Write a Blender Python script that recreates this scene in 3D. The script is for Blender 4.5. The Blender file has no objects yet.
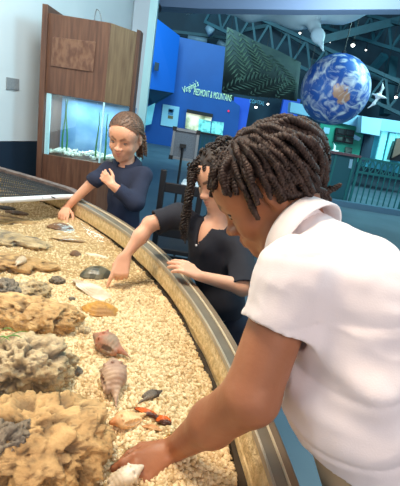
import bpy, bmesh, math, random
import numpy as np
from mathutils import Vector, Matrix
random.seed(7); RNG = np.random.default_rng(7)
SC = bpy.context.scene; COL = SC.collection
PI = math.pi
V = lambda *a: np.array(a, float)

# ------------------------------------------------------------------ camera
FPX, PITCH, ROLL, CZ = 400.0, math.radians(16.5), math.radians(9.3), 1.25
cf = V(0, math.cos(PITCH), -math.sin(PITCH)); r0 = V(1, 0, 0); u0 = np.cross(r0, cf)
cr = math.cos(ROLL)*r0 + math.sin(ROLL)*u0; cu = -math.sin(ROLL)*r0 + math.cos(ROLL)*u0
CAM = V(0, 0, CZ)
cd = bpy.data.cameras.new('camera'); cam = bpy.data.objects.new('camera', cd); COL.objects.link(cam)
cd.sensor_fit = 'HORIZONTAL'; cd.sensor_width = 36; cd.lens = 36*FPX/400; cd.clip_start = .02; cd.clip_end = 200
M3 = Matrix((cr, cu, -cf)).transposed()
cam.matrix_world = Matrix.Translation(CAM) @ M3.to_4x4()
SC.camera = cam
def ray(x, y): return cf + cr*(x-200)/FPX - cu*(y-243)/FPX
def P(x, y, D): return CAM + ray(x, y)*D                      # a point of the place at depth D
def Pz(x, y, z): d = ray(x, y); return CAM + d*((z-CZ)/d[2])    # ... on a level plane
def Py(x, y, Y): d = ray(x, y); return CAM + d*(Y/d[1])         # ... on an upright plane
def Ppl(x, y, q, n): d = ray(x, y); return CAM + d*(np.dot(V(*q)-CAM, n)/np.dot(d, n))

# ------------------------------------------------------------------ world, lights, exposure
SC.view_settings.view_transform = 'Standard'; SC.view_settings.look = 'None'
SC.view_settings.gamma = 1; SC.view_settings.exposure = 0.12
wd = bpy.data.worlds.new('world'); SC.world = wd; wd.use_nodes = True
wd.node_tree.nodes['Background'].inputs[0].default_value = (.62, .82, 1, 1)
wd.node_tree.nodes['Background'].inputs[1].default_value = .55
def area(name, loc, target, size, power, color, sy=None):
    l = bpy.data.lights.new(name, 'AREA'); l.energy = power; l.color = color
    l.shape = 'RECTANGLE'; l.size = size; l.size_y = sy or size
    o = bpy.data.objects.new(name, l); COL.objects.link(o); o.location = loc
    o.rotation_euler = (Vector(target)-Vector(loc)).to_track_quat('-Z', 'Y').to_euler(); return o
area('tank_lamp', (-.7, .9, 3.0), (-.35, 1.2, .6), .7, 64, (1, .82, .60))
area('wall_lamp', (-.2, 1.6, 3.4), (-2.0, 3.4, 1.3), 1.0, 62, (.74, .94, 1))
area('hall_lamp', (2.6, 2.2, 3.6), (.3, .9, .9), 1.2, 80, (.5, .86, 1))
area('front_lamp', (.9, -1.6, 2.3), (.2, .9, .9), 1.4, 40, (1, .82, .74))
area('blue_wall_lamp', (-2.0, 13, 6.2), (-2.5, 19, 2.0), 3, 420, (.5, .92, 1))
area('far_hall_lamp', (6.5, 10, 6.0), (4.0, 13, 1.5), 3, 800, (.5, .95, 1))
area('whale_fill', (1.6, 5.2, 2.6), (2.2, 8.0, 4.6), .8, 95, (.75, .92, 1))  # added unseen fill light, aimed up to brighten the whale
area('globe_lamp', (2.0, 6.0, 4.6), (3.0, 9.0, 2.6), 1, 62, (.85, .95, 1))

# ------------------------------------------------------------------ materials
def mat(name, col, rough=.6, col2=None, scale=8, bump=0, bscale=40, metal=0, spec=.5, emit=0, detail=4, trans=0, wave=None, sub=0, contrast=None, stretch=None, noise2=None):
    m = bpy.data.materials.new(name); m.use_nodes = True; nt = m.node_tree; b = nt.nodes['Principled BSDF']
    b.inputs['Roughness'].default_value = rough; b.inputs['Metallic'].default_value = metal
    b.inputs['Specular IOR Level'].default_value = spec
    c = (*col, 1); b.inputs['Base Color'].default_value = c
    tc = nt.nodes.new('ShaderNodeTexCoord'); mp = nt.nodes.new('ShaderNodeMapping'); nt.links.new(tc.outputs['Object'], mp.inputs[0])
    if stretch: mp.inputs['Scale'].default_value = stretch
    cs = b.inputs['Base Color']
    if col2 is not None:
        if wave:
            n = nt.nodes.new('ShaderNodeTexWave'); n.inputs['Scale'].default_value = scale; n.inputs['Distortion'].default_value = wave; n.inputs['Detail'].default_value = 3; out = n.outputs['Fac']
        else:
            n = nt.nodes.new('ShaderNodeTexNoise'); n.inputs['Scale'].default_value = scale; n.inputs['Detail'].default_value = detail; out = n.outputs['Fac']
        nt.links.new(mp.outputs[0], n.inputs['Vector'])
        r = nt.nodes.new('ShaderNodeValToRGB'); lo, hi = contrast or (.35, .65)
        r.color_ramp.elements[0].position = lo; r.color_ramp.elements[1].position = hi
        r.color_ramp.elements[0].color = c; r.color_ramp.elements[1].color = (*col2, 1)
        nt.links.new(out, r.inputs[0]); nt.links.new(r.outputs[0], cs)
        if emit: nt.links.new(r.outputs[0], b.inputs['Emission Color'])
    elif emit: b.inputs['Emission Color'].default_value = c
    if emit: b.inputs['Emission Strength'].default_value = emit
    if sub:
        b.inputs['Subsurface Weight'].default_value = sub; b.inputs['Subsurface Radius'].default_value = (.012, .005, .003); b.inputs['Subsurface Scale'].default_value = 1
    if bump:
        n = nt.nodes.new('ShaderNodeTexNoise'); n.inputs['Scale'].default_value = bscale; n.inputs['Detail'].default_value = 5
        nt.links.new(mp.outputs[0], n.inputs['Vector'])
        bm = nt.nodes.new('ShaderNodeBump'); bm.inputs['Strength'].default_value = bump; bm.inputs['Distance'].default_value = .01
        nt.links.new(n.outputs['Fac'], bm.inputs['Height']); nt.links.new(bm.outputs[0], b.inputs['Normal'])
    return m
def attr_mix(m, attr, col):          # mixes a second true colour in where the mesh carries the attribute
    nt = m.node_tree; b = nt.nodes['Principled BSDF']; inp = b.inputs['Base Color']
    a = nt.nodes.new('ShaderNodeAttribute'); a.attribute_name = attr
    x = nt.nodes.new('ShaderNodeMix'); x.data_type = 'RGBA'
    if inp.is_linked: nt.links.new(inp.links[0].from_socket, x.inputs[6])
    else: x.inputs[6].default_value = inp.default_value
    x.inputs[7].default_value = (*col, 1); nt.links.new(a.outputs['Fac'], x.inputs[0]); nt.links.new(x.outputs[2], inp)
    return m
def srgb(r, g, b): return tuple(((c/255+.055)/1.055)**2.4 if c > 10 else c/255/12.92 for c in (r, g, b))

# ------------------------------------------------------------------ objects
def link(name, me, m, parent=None, smooth=False):
    o = bpy.data.objects.new(name, me); COL.objects.link(o)
    if m is not None:
        for x in (m if isinstance(m, (list, tuple)) else [m]): me.materials.append(x)
    if parent is not None: o.parent = parent; o.matrix_parent_inverse = parent.matrix_world.inverted()
    if smooth: me.polygons.foreach_set('use_smooth', [True]*len(me.polygons))
    return o
def tag(o, label=None, cat=None, group=None, kind=None):
    if label: o['label'] = label
    if cat: o['category'] = cat
    if group: o['group'] = group
    if kind: o['kind'] = kind
    return o
def thing(name, loc, label, cat, group=None):
    o = bpy.data.objects.new(name, None); COL.objects.link(o); o.location = loc; o.empty_display_size = .05
    o.matrix_world = Matrix.Translation(Vector(loc)); return tag(o, label, cat, group)
def mesh_from(verts, faces):
    me = bpy.data.meshes.new('m'); me.from_pydata([tuple(map(float, v)) for v in verts], [], [tuple(map(int, f)) for f in faces]); me.update(); return me
def mesh_np(verts, faces):           # fast: faces an (n,k) array
    me = bpy.data.meshes.new('m'); k = faces.shape[1]
    me.vertices.add(len(verts)); me.vertices.foreach_set('co', np.asarray(verts, np.float32).ravel())
    me.loops.add(faces.size); me.loops.foreach_set('vertex_index', faces.astype(np.int32).ravel())
    me.polygons.add(len(faces)); me.polygons.foreach_set('loop_start', np.arange(0, faces.size, k, dtype=np.int32))
    me.update(calc_edges=True); me.validate(); return me
class MB:
    def __init__(s): s.v = []; s.f = []; s.mi = []
    def add(s, vs, fs, mi=0):
        n = len(s.v); s.v += [tuple(map(float, v)) for v in vs]; s.f += [tuple(int(i)+n for i in f) for f in fs]; s.mi += [mi]*len(fs); return s
    def hexa(s, b, t, mi=0):         # bottom 4, top 4
        return s.add(list(b)+list(t), [(3, 2, 1, 0), (4, 5, 6, 7), (0, 1, 5, 4), (1, 2, 6, 5), (2, 3, 7, 6), (3, 0, 4, 7)], mi)
    def box(s, c, size, ax=None, mi=0):
        ax = ax or (V(1, 0, 0), V(0, 1, 0), V(0, 0, 1)); c = V(*c); h = [V(*ax[i])*size[i]/2 for i in range(3)]
        q = [(-1, -1), (1, -1), (1, 1), (-1, 1)]
        return s.hexa([c+a*h[0]+b*h[1]-h[2] for a, b in q], [c+a*h[0]+b*h[1]+h[2] for a, b in q], mi)
    def bar(s, a, b, w, h=None, up=(0, 0, 1), mi=0):
        a, b = V(*a), V(*b); d = b-a; L = np.linalg.norm(d); d /= L; up = V(*up)
        x = np.cross(up, d)
        if np.linalg.norm(x) < 1e-4: x = np.cross((1, 0, .01), d)
        x /= np.linalg.norm(x); y = np.cross(d, x)
        return s.box((a+b)/2, (w, h or w, L), (x, y, d), mi)
    def prism(s, pts, off, mi=0):    # polygon extruded by a vector
        pts = [V(*p) for p in pts]; off = V(*off); n = len(pts)
        return s.add(pts+[p+off for p in pts], [tuple(range(n))[::-1], tuple(range(n, 2*n))]+[(i, (i+1) % n, n+(i+1) % n, n+i) for i in range(n)], mi)
    def tube(s, pts, r, n=8, mi=0, caps=True):
        pts = [V(*p) for p in pts]; rr = r if hasattr(r, '__len__') else [r]*len(pts)
        T = [pts[min(i+1, len(pts)-1)]-pts[max(i-1, 0)] for i in range(len(pts))]; T = [t/max(1e-9, np.linalg.norm(t)) for t in T]
        x = np.cross(T[0], (0, 0, 1)); x = np.cross(T[0], (1, 0, 0)) if np.linalg.norm(x) < .05 else x
        vs = []
        for p, t, q in zip(pts, T, rr):
            x = x-t*np.dot(x, t); x /= np.linalg.norm(x); y = np.cross(t, x)
            vs += [p+q*(math.cos(a)*x+math.sin(a)*y) for a in np.linspace(0, 2*PI, n, endpoint=False)]
        fs = [(i*n+j, i*n+(j+1) % n, (i+1)*n+(j+1) % n, (i+1)*n+j) for i in range(len(pts)-1) for j in range(n)]
        if caps: fs += [tuple(range(n))[::-1], tuple(range((len(pts)-1)*n, len(pts)*n))]
        return s.add(vs, fs, mi)
    def build(s, name, m, parent=None, smooth=False, bevel=0):
        me = mesh_from(s.v, s.f); me.polygons.foreach_set('material_index', s.mi)
        bm = bmesh.new(); bm.from_mesh(me); bmesh.ops.recalc_face_normals(bm, faces=bm.faces); bm.to_mesh(me); bm.free()
        o = link(name, me, m, parent, smooth)
        if bevel:
            b = o.modifiers.new('b', 'BEVEL'); b.width = bevel; b.segments = 2; b.limit_method = 'ANGLE'
        return o
def struct(o, label=None): o['kind'] = 'structure'; return o

# ------------------------------------------------------------------ vector noise
def _h(ix, iy, iz, s):
    n = (ix*374761393+iy*668265263+iz*2147483647+s*974711) & 0xffffffff
    n = ((n ^ (n >> 13))*1274126177) & 0xffffffff; n = (n ^ (n >> 16)) & 0xffff
    return n/65535.0
def vnoise(p, s=0):
    p = np.asarray(p, float); i = np.floor(p).astype(np.int64); f = p-i; f = f*f*(3-2*f); o = 0
    for a in (0, 1):
        for b in (0, 1):
            for c in (0, 1):
                w = (f[:, 0] if a else 1-f[:, 0])*(f[:, 1] if b else 1-f[:, 1])*(f[:, 2] if c else 1-f[:, 2])
                o = o+w*_h(i[:, 0]+a, i[:, 1]+b, i[:, 2]+c, s)
    return o*2-1
def fbm(p, oct=4, s=0):
    o = 0; a = 1; t = 0
    for k in range(oct): o = o+a*vnoise(p*2**k, s+k*17); t += a; a *= .5
    return o/t

# ------------------------------------------------------------------ implicit bodies
def nrm(v): v = V(*v); return v/np.linalg.norm(v)
def cone(a, b, ra, rb, k=.02, sq=None, cut=None, neg=False, grp=0): return dict(t='c', a=V(*a), b=V(*b), ra=ra, rb=rb, k=k, sq=sq, cut=cut, neg=neg)
def ell(c, r, k=.02, ax=None, neg=False): return dict(t='e', c=V(*c), r=V(*r), k=k, ax=np.eye(3) if ax is None else np.array(ax), neg=neg, cut=None)
def pd(q, p):
    if q['t'] == 'c':
        a, b = q['a'], q['b']; s = 1
        if q['sq'] is not None:
            n, s = q['sq']; n = V(*n); f = (1/s-1)
            p = p+np.outer((p-a)@n, n)*f; b = b+n*np.dot(b-a, n)*f
        ba = b-a; h = np.clip(((p-a)@ba)/max(1e-12, ba@ba), 0, 1)
        d = (np.linalg.norm(p-a-h[:, None]*ba, axis=1)-(q['ra']+(q['rb']-q['ra'])*h))*(s if s < 1 else 1)
    else:
        l = (p-q['c'])@q['ax'].T; r = q['r']
        k0 = np.linalg.norm(l/r, axis=1); k1 = np.linalg.norm(l/(r*r), axis=1)
        d = k0*(k0-1)/np.maximum(k1, 1e-9)
    return d
def sdf(prims, p, cuts=True, grow=0):
    d = np.full(len(p), 10.0)
    for q in prims:
        e = pd(q, p); k = q['k']
        if grow: e = e-grow
        if cuts and q['cut'] is not None:
            for (c, n) in q['cut']: e = np.maximum(e, (p-c)@n)
        if q['neg']:
            e = -e; h = np.clip(.5-.5*(d-e)/k, 0, 1); d = d*(1-h)+e*h+k*h*(1-h)
        else:
            h = np.clip(.5+.5*(e-d)/k, 0, 1); d = e*(1-h)+d*h-k*h*(1-h)
    return d
def bounds(prims, m=.03):
    lo = V(9, 9, 9); hi = -lo
    for q in prims:
        if q['neg']: continue
        if q['t'] == 'c':
            for c, r in ((q['a'], q['ra']), (q['b'], q['rb'])): lo = np.minimum(lo, c-r*1.0); hi = np.maximum(hi, c+r*1.0)
        else: r = max(q['r']); lo = np.minimum(lo, q['c']-r); hi = np.maximum(hi, q['c']+r)
    return lo-m, hi+m
def mesher(fn, lo, hi, h, B=8):
    nb = np.ceil((hi-lo)/(h*B)).astype(int)+1; n = nb*B+1
    g = np.stack(np.meshgrid(*[np.arange(k) for k in nb], indexing='ij'), -1).reshape(-1, 3)
    dc = np.concatenate([fn(lo+(c+.5)*B*h) for c in np.array_split(g, max(1, len(g)//20000))])
    act = np.abs(dc) < B*h*.87*1.25+.012
    A = np.ones(tuple(n), np.float32)
    for c in g[(dc < 0) & ~act]: A[c[0]*B:c[0]*B+B+1, c[1]*B:c[1]*B+B+1, c[2]*B:c[2]*B+B+1] = -1
    loc = np.stack(np.meshgrid(*[np.arange(B+1)]*3, indexing='ij'), -1).reshape(-1, 3)
    ga = g[act]
    for ch in np.array_split(ga, max(1, len(ga)//150)):
        ii = (ch[:, None, :]*B+loc[None]).reshape(-1, 3); d = fn(lo+ii*h); A[ii[:, 0], ii[:, 1], ii[:, 2]] = d
    ins = A < 0
    s = np.zeros(tuple(n-1), np.int8)
    for a in (0, 1):
        for b in (0, 1):
            for c in (0, 1): s += ins[a:n[0]-1+a, b:n[1]-1+b, c:n[2]-1+c]
    cells = np.argwhere((s > 0) & (s < 8))
    idx = np.full(tuple(n-1), -1, np.int64); idx[tuple(cells.T)] = np.arange(len(cells))
    acc = np.zeros((len(cells), 3)); cnt = np.zeros(len(cells))
    for ax in range(3):
        o1, o2 = [k for k in range(3) if k != ax]
        for a in (0, 1):
            for b in (0, 1):
                c0 = cells.copy(); c0[:, o1] += a; c0[:, o2] += b; c1 = c0.copy(); c1[:, ax] += 1
                d0 = A[tuple(c0.T)]; d1 = A[tuple(c1.T)]; m = (d0 < 0) != (d1 < 0)
                t = d0/np.where(m, d0-d1, 1); q = c0.astype(float); q[:, ax] += t
                acc[m] += q[m]; cnt[m] += 1
    V_ = lo+acc/cnt[:, None]*h
    F = []
    for ax in range(3):
        o1, o2 = (ax+1) % 3, (ax+2) % 3
        sl0 = [slice(None)]*3; sl1 = [slice(None)]*3; sl0[ax] = slice(0, -1); sl1[ax] = slice(1, None)
        e = np.argwhere(ins[tuple(sl0)] != ins[tuple(sl1)])
        e = e[(e[:, o1] > 0) & (e[:, o2] > 0) & (e[:, o1] < n[o1]-1) & (e[:, o2] < n[o2]-1)]
        up = ins[tuple(e.T)]
        def cc(a, b): c = e.copy(); c[:, o1] -= a; c[:, o2] -= b; return idx[tuple(c.T)]
        q = np.stack([cc(1, 1), cc(0, 1), cc(0, 0), cc(1, 0)], 1)
        q[~up] = q[~up][:, ::-1]; F.append(q)
    return V_, np.concatenate(F)
def organic(name, prims, h, m, parent=None, masks=None, fn=None, margin=.03):
    lo, hi = bounds(prims, margin); v, f = mesher(fn or (lambda p: sdf(prims, p)), lo, hi, h)
    me = mesh_np(v, f)
    for k, mf in (masks or {}).items():
        a = me.attributes.new(k, 'FLOAT', 'POINT'); a.data.foreach_set('value', mf(v).astype(np.float32))
    return link(name, me, m, parent, True)

# ------------------------------------------------------------------ tank
TC = V(-2.4946, .1323, 0); TR = 2.728; RIM = .75; GZ = .642; WZ = .700
M_steel = mat('brushed_steel', srgb(186, 172, 150), .42, srgb(166, 152, 132), 6, metal=.35)
M_ledge = mat('ledge_stone', srgb(232, 206, 158), .7, srgb(196, 166, 116), 70, bump=.5, bscale=120, detail=8)
M_dark = mat('dark_panel', srgb(38, 48, 58), .5)
M_liner = mat('tank_liner', srgb(70, 60, 45), .8, srgb(40, 34, 26), 20)
def lip(a): return TR-.037-.030*min(1, max(0, (a-.12)/.6))       # inner edge of the steel rim
def ring(name, prof, m, parent, a0, a1, n=220, smooth=False):
    vs = []; k = len(prof(0) if callable(prof) else prof)
    for a in np.linspace(a0, a1, n): vs += [TC+V(r*math.cos(a), r*math.sin(a), z) for r, z in (prof(a) if callable(prof) else prof)]
    fs = [(i*k+j, i*k+(j+1) % k, (i+1)*k+(j+1) % k, (i+1)*k+j) for i in range(n-1) for j in range(k)]
    fs += [tuple(range(k)), tuple(range((n-1)*k, n*k))[::-1]]
    return MB().add(vs, fs).build(name, m, parent, smooth)
tank = thing('touch_tank', TC, 'large round open touch tank with steel rim and pale gravel bed', 'tank')
A0, A1 = -.45, 2.0
r = TR
M_in = mat('grey_steel_band', srgb(132, 122, 106), .45, srgb(116, 106, 92), 8, metal=.3); M_out = mat('bronze_outer_band', srgb(140, 116, 90), .5, srgb(124, 102, 80), 6, metal=.15); M_bead = mat('bright_bead', srgb(232, 212, 178), .35, metal=.2)
def w_(a, t): q = lip(a); return q+(r-q)*t
ring('inner_band', lambda a: [(w_(a, 0), RIM-.014), (w_(a, 0)-.001, RIM-.006), (w_(a, .03), RIM-.003), (w_(a, .54), RIM-.003), (w_(a, .54), RIM-.014)], M_in, tank, A0, A1)
ring('edge_strip', lambda a: [(w_(a, .0)-.004, RIM-.016), (w_(a, 0)-.004, RIM-.003), (w_(a, 0)-.001, RIM-.001), (w_(a, .03), RIM-.003), (w_(a, .03), RIM-.016)], M_steel, tank, A0, A1)
ring('bead', lambda a: [(w_(a, .54), RIM-.014), (w_(a, .54), RIM+.001), (w_(a, .57), RIM+.003), (w_(a, .62), RIM+.001), (w_(a, .62), RIM-.014)], M_bead, tank, A0, A1)
ring('outer_band', lambda a: [(w_(a, .62), RIM-.014), (w_(a, .62), RIM-.002), (w_(a, .98), RIM-.003), (r+.003, RIM-.006), (r+.003, RIM-.05), (r-.004, RIM-.05), (r-.010, RIM-.014)], M_out, tank, A0, A1)
ring('tank_wall', [(r+.001, 0), (r+.001, RIM-.05), (r-.005, RIM-.05), (r-.005, 0)], M_dark, tank, A0, A1)
vs = []; n = 420; k = 8
for i, a in enumerate(np.linspace(A0, A1, n)):
    w = .0022*math.sin(a*31)+.0014*math.sin(a*83+1)
    for rr, z in ((r-.050, .54), (r-.006, .54), (r-.006, RIM-.018), (lip(a)+.0005, RIM-.018), (min(lip(a)-.003, r-.038), .672), (r-.039, .671), (r-.043+w, .667), (r-.0455+w, .650)):
        vs.append(TC+V(rr*math.cos(a), rr*math.sin(a), z))
fs = [(i*k+j, i*k+(j+1) % k, (i+1)*k+(j+1) % k, (i+1)*k+j) for i in range(n-1) for j in range(k)]
MB().add(vs, fs).build('ledge', M_ledge, tank, False)
M_gapshade = mat('dark_gap_shade', srgb(62, 50, 36), .9, srgb(44, 36, 28), 30)  # dark strip stands in for the shade in the crack beside the ledge
ring('gap_shade_strip', lambda a: [(r-.0600-.002*math.sin(a*53)-.0015*math.sin(a*121), .60), (r-.0585-.002*math.sin(a*53)-.0015*math.sin(a*121), .652), (r-.0445, .655), (r-.0445, .60)], M_gapshade, tank, A0, A1, 420)
ring('tank_floor', [(0, .50), (r-.023, .50), (r-.023, .54), (0, .54)], M_liner, tank, A0, A1, 60)

def gz(x, y):      # height of the gravel bed
    p = np.stack([np.asarray(x)*3, np.asarray(y)*3, np.zeros(np.shape(x))], -1).reshape(-1, 3)
    q = np.hypot(np.asarray(x)-TC[0], np.asarray(y)-TC[1]).reshape(-1)
    z = GZ+.012*fbm(p, 3, 5)+.004*fbm(p*9, 2, 8)
    return (z+np.clip((q-(r-.40))/.25, 0, 1)*.014-np.clip((q-(r-.061))/.006, 0, 1)*.05).reshape(np.shape(x))
def Pg(x, y, up=0):  # where a view ray meets the gravel
    q = Pz(x, y, GZ)
    for _ in range(4): q = Pz(x, y, float(gz(q[0:1], q[1:2])[0])+up)
    return q
# gravel bed surface
M_bed = mat('coral_sand', srgb(204, 174, 124), .85, srgb(164, 132, 88), 120, bump=1.0, bscale=160, detail=6)
gx, gy = np.meshgrid(np.linspace(-1.75, .26, 400), np.linspace(.1, 2.7, 500), indexing='ij')
rr = np.hypot(gx-TC[0], gy-TC[1]); f = np.minimum(1, (r-.056)/rr)
gx2 = TC[0]+(gx-TC[0])*f; gy2 = TC[1]+(gy-TC[1])*f; zz = gz(gx2, gy2)
vv = np.stack([gx2, gy2, zz], -1).reshape(-1, 3); I = np.arange(400*500).reshape(400, 500)
ff = np.stack([I[:-1, :-1], I[1:, :-1], I[1:, 1:], I[:-1, 1:]], -1).reshape(-1, 4)
keep = (rr < r-.02)[:-1, :-1].reshape(-1); ff = ff[keep]
bed = link('sand_bed', mesh_np(vv, ff), M_bed, None, True); tag(bed, 'pale sandy bed of crushed coral under the shells in the tank', 'sand', kind='stuff')
# pebbles of crushed coral
def pebbles(n, s0, s1, near):
    t = (1+5**.5)/2
    ico = np.array([(-1, t, 0), (1, t, 0), (-1, -t, 0), (1, -t, 0), (0, -1, t), (0, 1, t), (0, -1, -t), (0, 1, -t), (t, 0, -1), (t, 0, 1), (-t, 0, -1), (-t, 0, 1)])/1.9
    tf = np.array([(0, 11, 5), (0, 5, 1), (0, 1, 7), (0, 7, 10), (0, 10, 11), (1, 5, 9), (5, 11, 4), (11, 10, 2), (10, 7, 6), (7, 1, 8), (3, 9, 4), (3, 4, 2), (3, 2, 6), (3, 6, 8), (3, 8, 9), (4, 9, 5), (2, 4, 11), (6, 2, 10), (8, 6, 7), (9, 8, 1)])
    if near: x = RNG.uniform(-.62, .2, n*3); y = RNG.uniform(.35, 1.35, n*3)
    else: x = RNG.uniform(-1.7, .12, n*3); y = RNG.uniform(.35, 2.65, n*3)
    q = np.hypot(x-TC[0], y-TC[1]); ok = q < r-.060; x, y = x[ok][:n], y[ok][:n]; n = len(x)
    c = np.stack([x, y, gz(x, y)], -1)
    sc = RNG.uniform(s0, s1, (n, 1, 1))*RNG.uniform(.55, 1.3, (n, 1, 3))
    v = ico[None]*sc*RNG.uniform(.75, 1.2, (n, 12, 1))
    a = RNG.normal(size=(n, 4)); a /= np.linalg.norm(a, axis=1, keepdims=True); w, X, Y, Z = a.T
    R = np.stack([1-2*(Y*Y+Z*Z), 2*(X*Y-Z*w), 2*(X*Z+Y*w), 2*(X*Y+Z*w), 1-2*(X*X+Z*Z), 2*(Y*Z-X*w), 2*(X*Z-Y*w), 2*(Y*Z+X*w), 1-2*(X*X+Y*Y)], -1).reshape(n, 3, 3)
    v = np.einsum('nij,nkj->nki', R, v)+c[:, None]
    tone = np.repeat(RNG.uniform(0, 1, n)**.8, 12)
    return v.reshape(-1, 3), (tf[None]+np.arange(n)[:, None, None]*12).reshape(-1, 3), tone
a1 = pebbles(26000, .0030, .0060, True); a2 = pebbles(26000, .0030, .0052, False)
me = mesh_np(np.concatenate([a1[0], a2[0]]), np.concatenate([a1[1], a2[1]+len(a1[0])]))
at = me.attributes.new('tone', 'FLOAT', 'POINT'); at.data.foreach_set('value', np.concatenate([a1[2], a2[2]]).astype(np.float32))
M_peb = attr_mix(mat('crushed_coral', srgb(192, 160, 112), .8), 'tone', srgb(240, 219, 180))
gravel = link('gravel', me, M_peb); tag(gravel, 'crushed pale coral gravel covering the bed of the touch tank', 'gravel', kind='stuff')

# water
M_water = bpy.data.materials.new('water'); M_water.use_nodes = True; nt = M_water.node_tree; nt.nodes.clear()
o_ = nt.nodes.new('ShaderNodeOutputMaterial'); t_ = nt.nodes.new('ShaderNodeBsdfTransparent'); g_ = nt.nodes.new('ShaderNodeBsdfGlossy'); x_ = nt.nodes.new('ShaderNodeMixShader'); fr = nt.nodes.new('ShaderNodeFresnel')
fr.inputs['IOR'].default_value = 1.09; t_.inputs[0].default_value = (.985, .99, .985, 1); g_.inputs['Roughness'].default_value = .10
nz = nt.nodes.new('ShaderNodeTexNoise'); nz.inputs['Scale'].default_value = 7; nz.inputs['Detail'].default_value = 2; bp = nt.nodes.new('ShaderNodeBump'); bp.inputs['Strength'].default_value = .12; bp.inputs['Distance'].default_value = .02
tc = nt.nodes.new('ShaderNodeTexCoord'); nt.links.new(tc.outputs['Object'], nz.inputs['Vector']); nt.links.new(nz.outputs['Fac'], bp.inputs['Height']); nt.links.new(bp.outputs[0], g_.inputs['Normal']); nt.links.new(bp.outputs[0], fr.inputs['Normal'])
nt.links.new(fr.outputs[0], x_.inputs[0]); nt.links.new(t_.outputs[0], x_.inputs[1]); nt.links.new(g_.outputs[0], x_.inputs[2]); nt.links.new(x_.outputs[0], o_.inputs[0])
vs = [TC+V(0, 0, WZ)]+[TC+V((r-.024)*math.cos(a), (r-.024)*math.sin(a), WZ) for a in np.linspace(A0, A1, 120)]
wm = mesh_from(vs, [(0, i, i+1) for i in range(1, 120)])
wo = link('water', wm, M_water); tag(wo, 'clear shallow water filling the round touch tank', 'water', kind='stuff')

# ------------------------------------------------------------------ room
M_floor = mat('hall_floor', srgb(84, 106, 120), .45, srgb(68, 90, 104), 1.2, spec=.4)
struct(MB().box((2, 10, -.05), (44, 34, .1)).build('floor', M_floor))
M_ceil = mat('dark_ceiling', srgb(14, 46, 58), .8, srgb(28, 78, 92), .6)
struct(MB().box((2, 13, 8.1), (44, 40, .1)).build('ceiling', M_ceil))
# left wall
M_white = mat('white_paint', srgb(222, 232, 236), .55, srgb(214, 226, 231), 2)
M_navy = mat('navy_paint', srgb(30, 46, 64), .5)
W0 = P(36, 141, 3.62); W1 = P(0, 141, 3.62*44.9/50.8); wdir = W0-W1; zb = (W0[2]+W1[2])/2; wdir[2] = 0; wdir = nrm(wdir); wn = V(wdir[1], -wdir[0], 0)
def wallbox(a, b, z0, z1, th, m, name):
    a, b = a.copy(), b.copy(); q = [a, b, b-wn*th, a-wn*th]
    return MB().hexa([V(p[0], p[1], z0) for p in q], [V(p[0], p[1], z1) for p in q]).build(name, m)
wa = W0-wdir*4.0; wb = Ppl(131, 60, W0, wn)
struct(wallbox(wa, wb, zb, 3.6, .12, M_white, 'wall_left'))
struct(wallbox(wa+wn*.003, wb+wn*.003, 0, zb, .12, M_navy, 'trim_1'))
# return of the wall and its bright end
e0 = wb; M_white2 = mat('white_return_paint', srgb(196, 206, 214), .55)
def pillar(p0, p1, th, z0, z1, m, name):
    d = nrm(p1-p0); nn = V(-d[1], d[0], 0); q = [p0, p1, p1+nn*th, p0+nn*th]
    return struct(MB().hexa([V(p[0], p[1], z0) for p in q], [V(p[0], p[1], z1) for p in q]).build(name, m))
pA = P(129, 60, 4.9); pB = P(144, 60, 4.95); pC = P(151.5, 62, 4.96)
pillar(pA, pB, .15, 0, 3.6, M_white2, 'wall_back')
M_cyan = mat('pale_cyan_trim', srgb(190, 236, 240), .4)
pillar(pB, pC, .15, 0, 3.6, M_cyan, 'trim_2')
# thermostat plate
M_plate = mat('grey_plate', srgb(150, 156, 160), .5, srgb(135, 142, 148), 60)
c = [Ppl(x, y, W0+wn*.004, wn) for x, y in ((6, 77), (18.5, 79), (18.5, 90), (6, 89))]
pl = MB().prism(c, wn*.008).build('wall_plate', M_plate, bevel=.002); tag(pl, 'small square grey plate on the white wall beside the cabinet', 'sign')

# ------------------------------------------------------------------ aquarium cabinet
M_oak = mat('dark_oak', srgb(116, 80, 60), .42, srgb(84, 54, 42), 4, detail=8, stretch=(12, 12, .9), contrast=(.3, .7), bump=.15, bscale=30)
M_oak2 = mat('side_oak_sheen', srgb(138, 114, 84), .42, srgb(104, 80, 58), 4, detail=8, stretch=(12, 12, .9), contrast=(.3, .7))  # lighter oak: the reflection on this side is painted into the colour
D0 = 3.2
fl = P(44, 100, D0); frr = P(104, 105, D0*.995); fdir = frr-fl; fdir[2] = 0; fw = np.linalg.norm(fdir); fdir = nrm(fdir); fn_ = V(fdir[1], -fdir[0], 0)
def FP(x, y, off=0): return Ppl(x, y, fl+fn_*off, fn_)
sdir = nrm(fdir*.62+V(-fn_[0], -fn_[1], 0)*.78)                 # the slanted side
L0 = FP(44, 100); R0 = FP(104, 105)
ztop = FP(75, 17)[2]; zbox = FP(72, 97)[2]; zwin = FP(70, 158)[2]
Sx = Ppl(134, 70, R0, V(-sdir[1], sdir[0], 0)); sw = np.linalg.norm((Sx-R0)[:2])
def at(p, z): return V(p[0], p[1], z)
S0 = R0+sdir*sw; Bk0 = L0-fn_*.5; Bk1 = S0-fn_*.12
foot = [L0, R0, S0, Bk1, Bk0]
cab = thing('aquarium_cabinet', at((L0+R0)/2, 0), 'tall dark wooden cabinet with a lit aquarium window against the white wall', 'aquarium')
MB().hexa([at(p, zbox) for p in (L0, R0, Bk0+fdir*fw, Bk0)], [at(p, ztop) for p in (L0, R0, Bk0+fdir*fw, Bk0)]).build('upper_box', M_oak, cab, bevel=.004)
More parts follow.
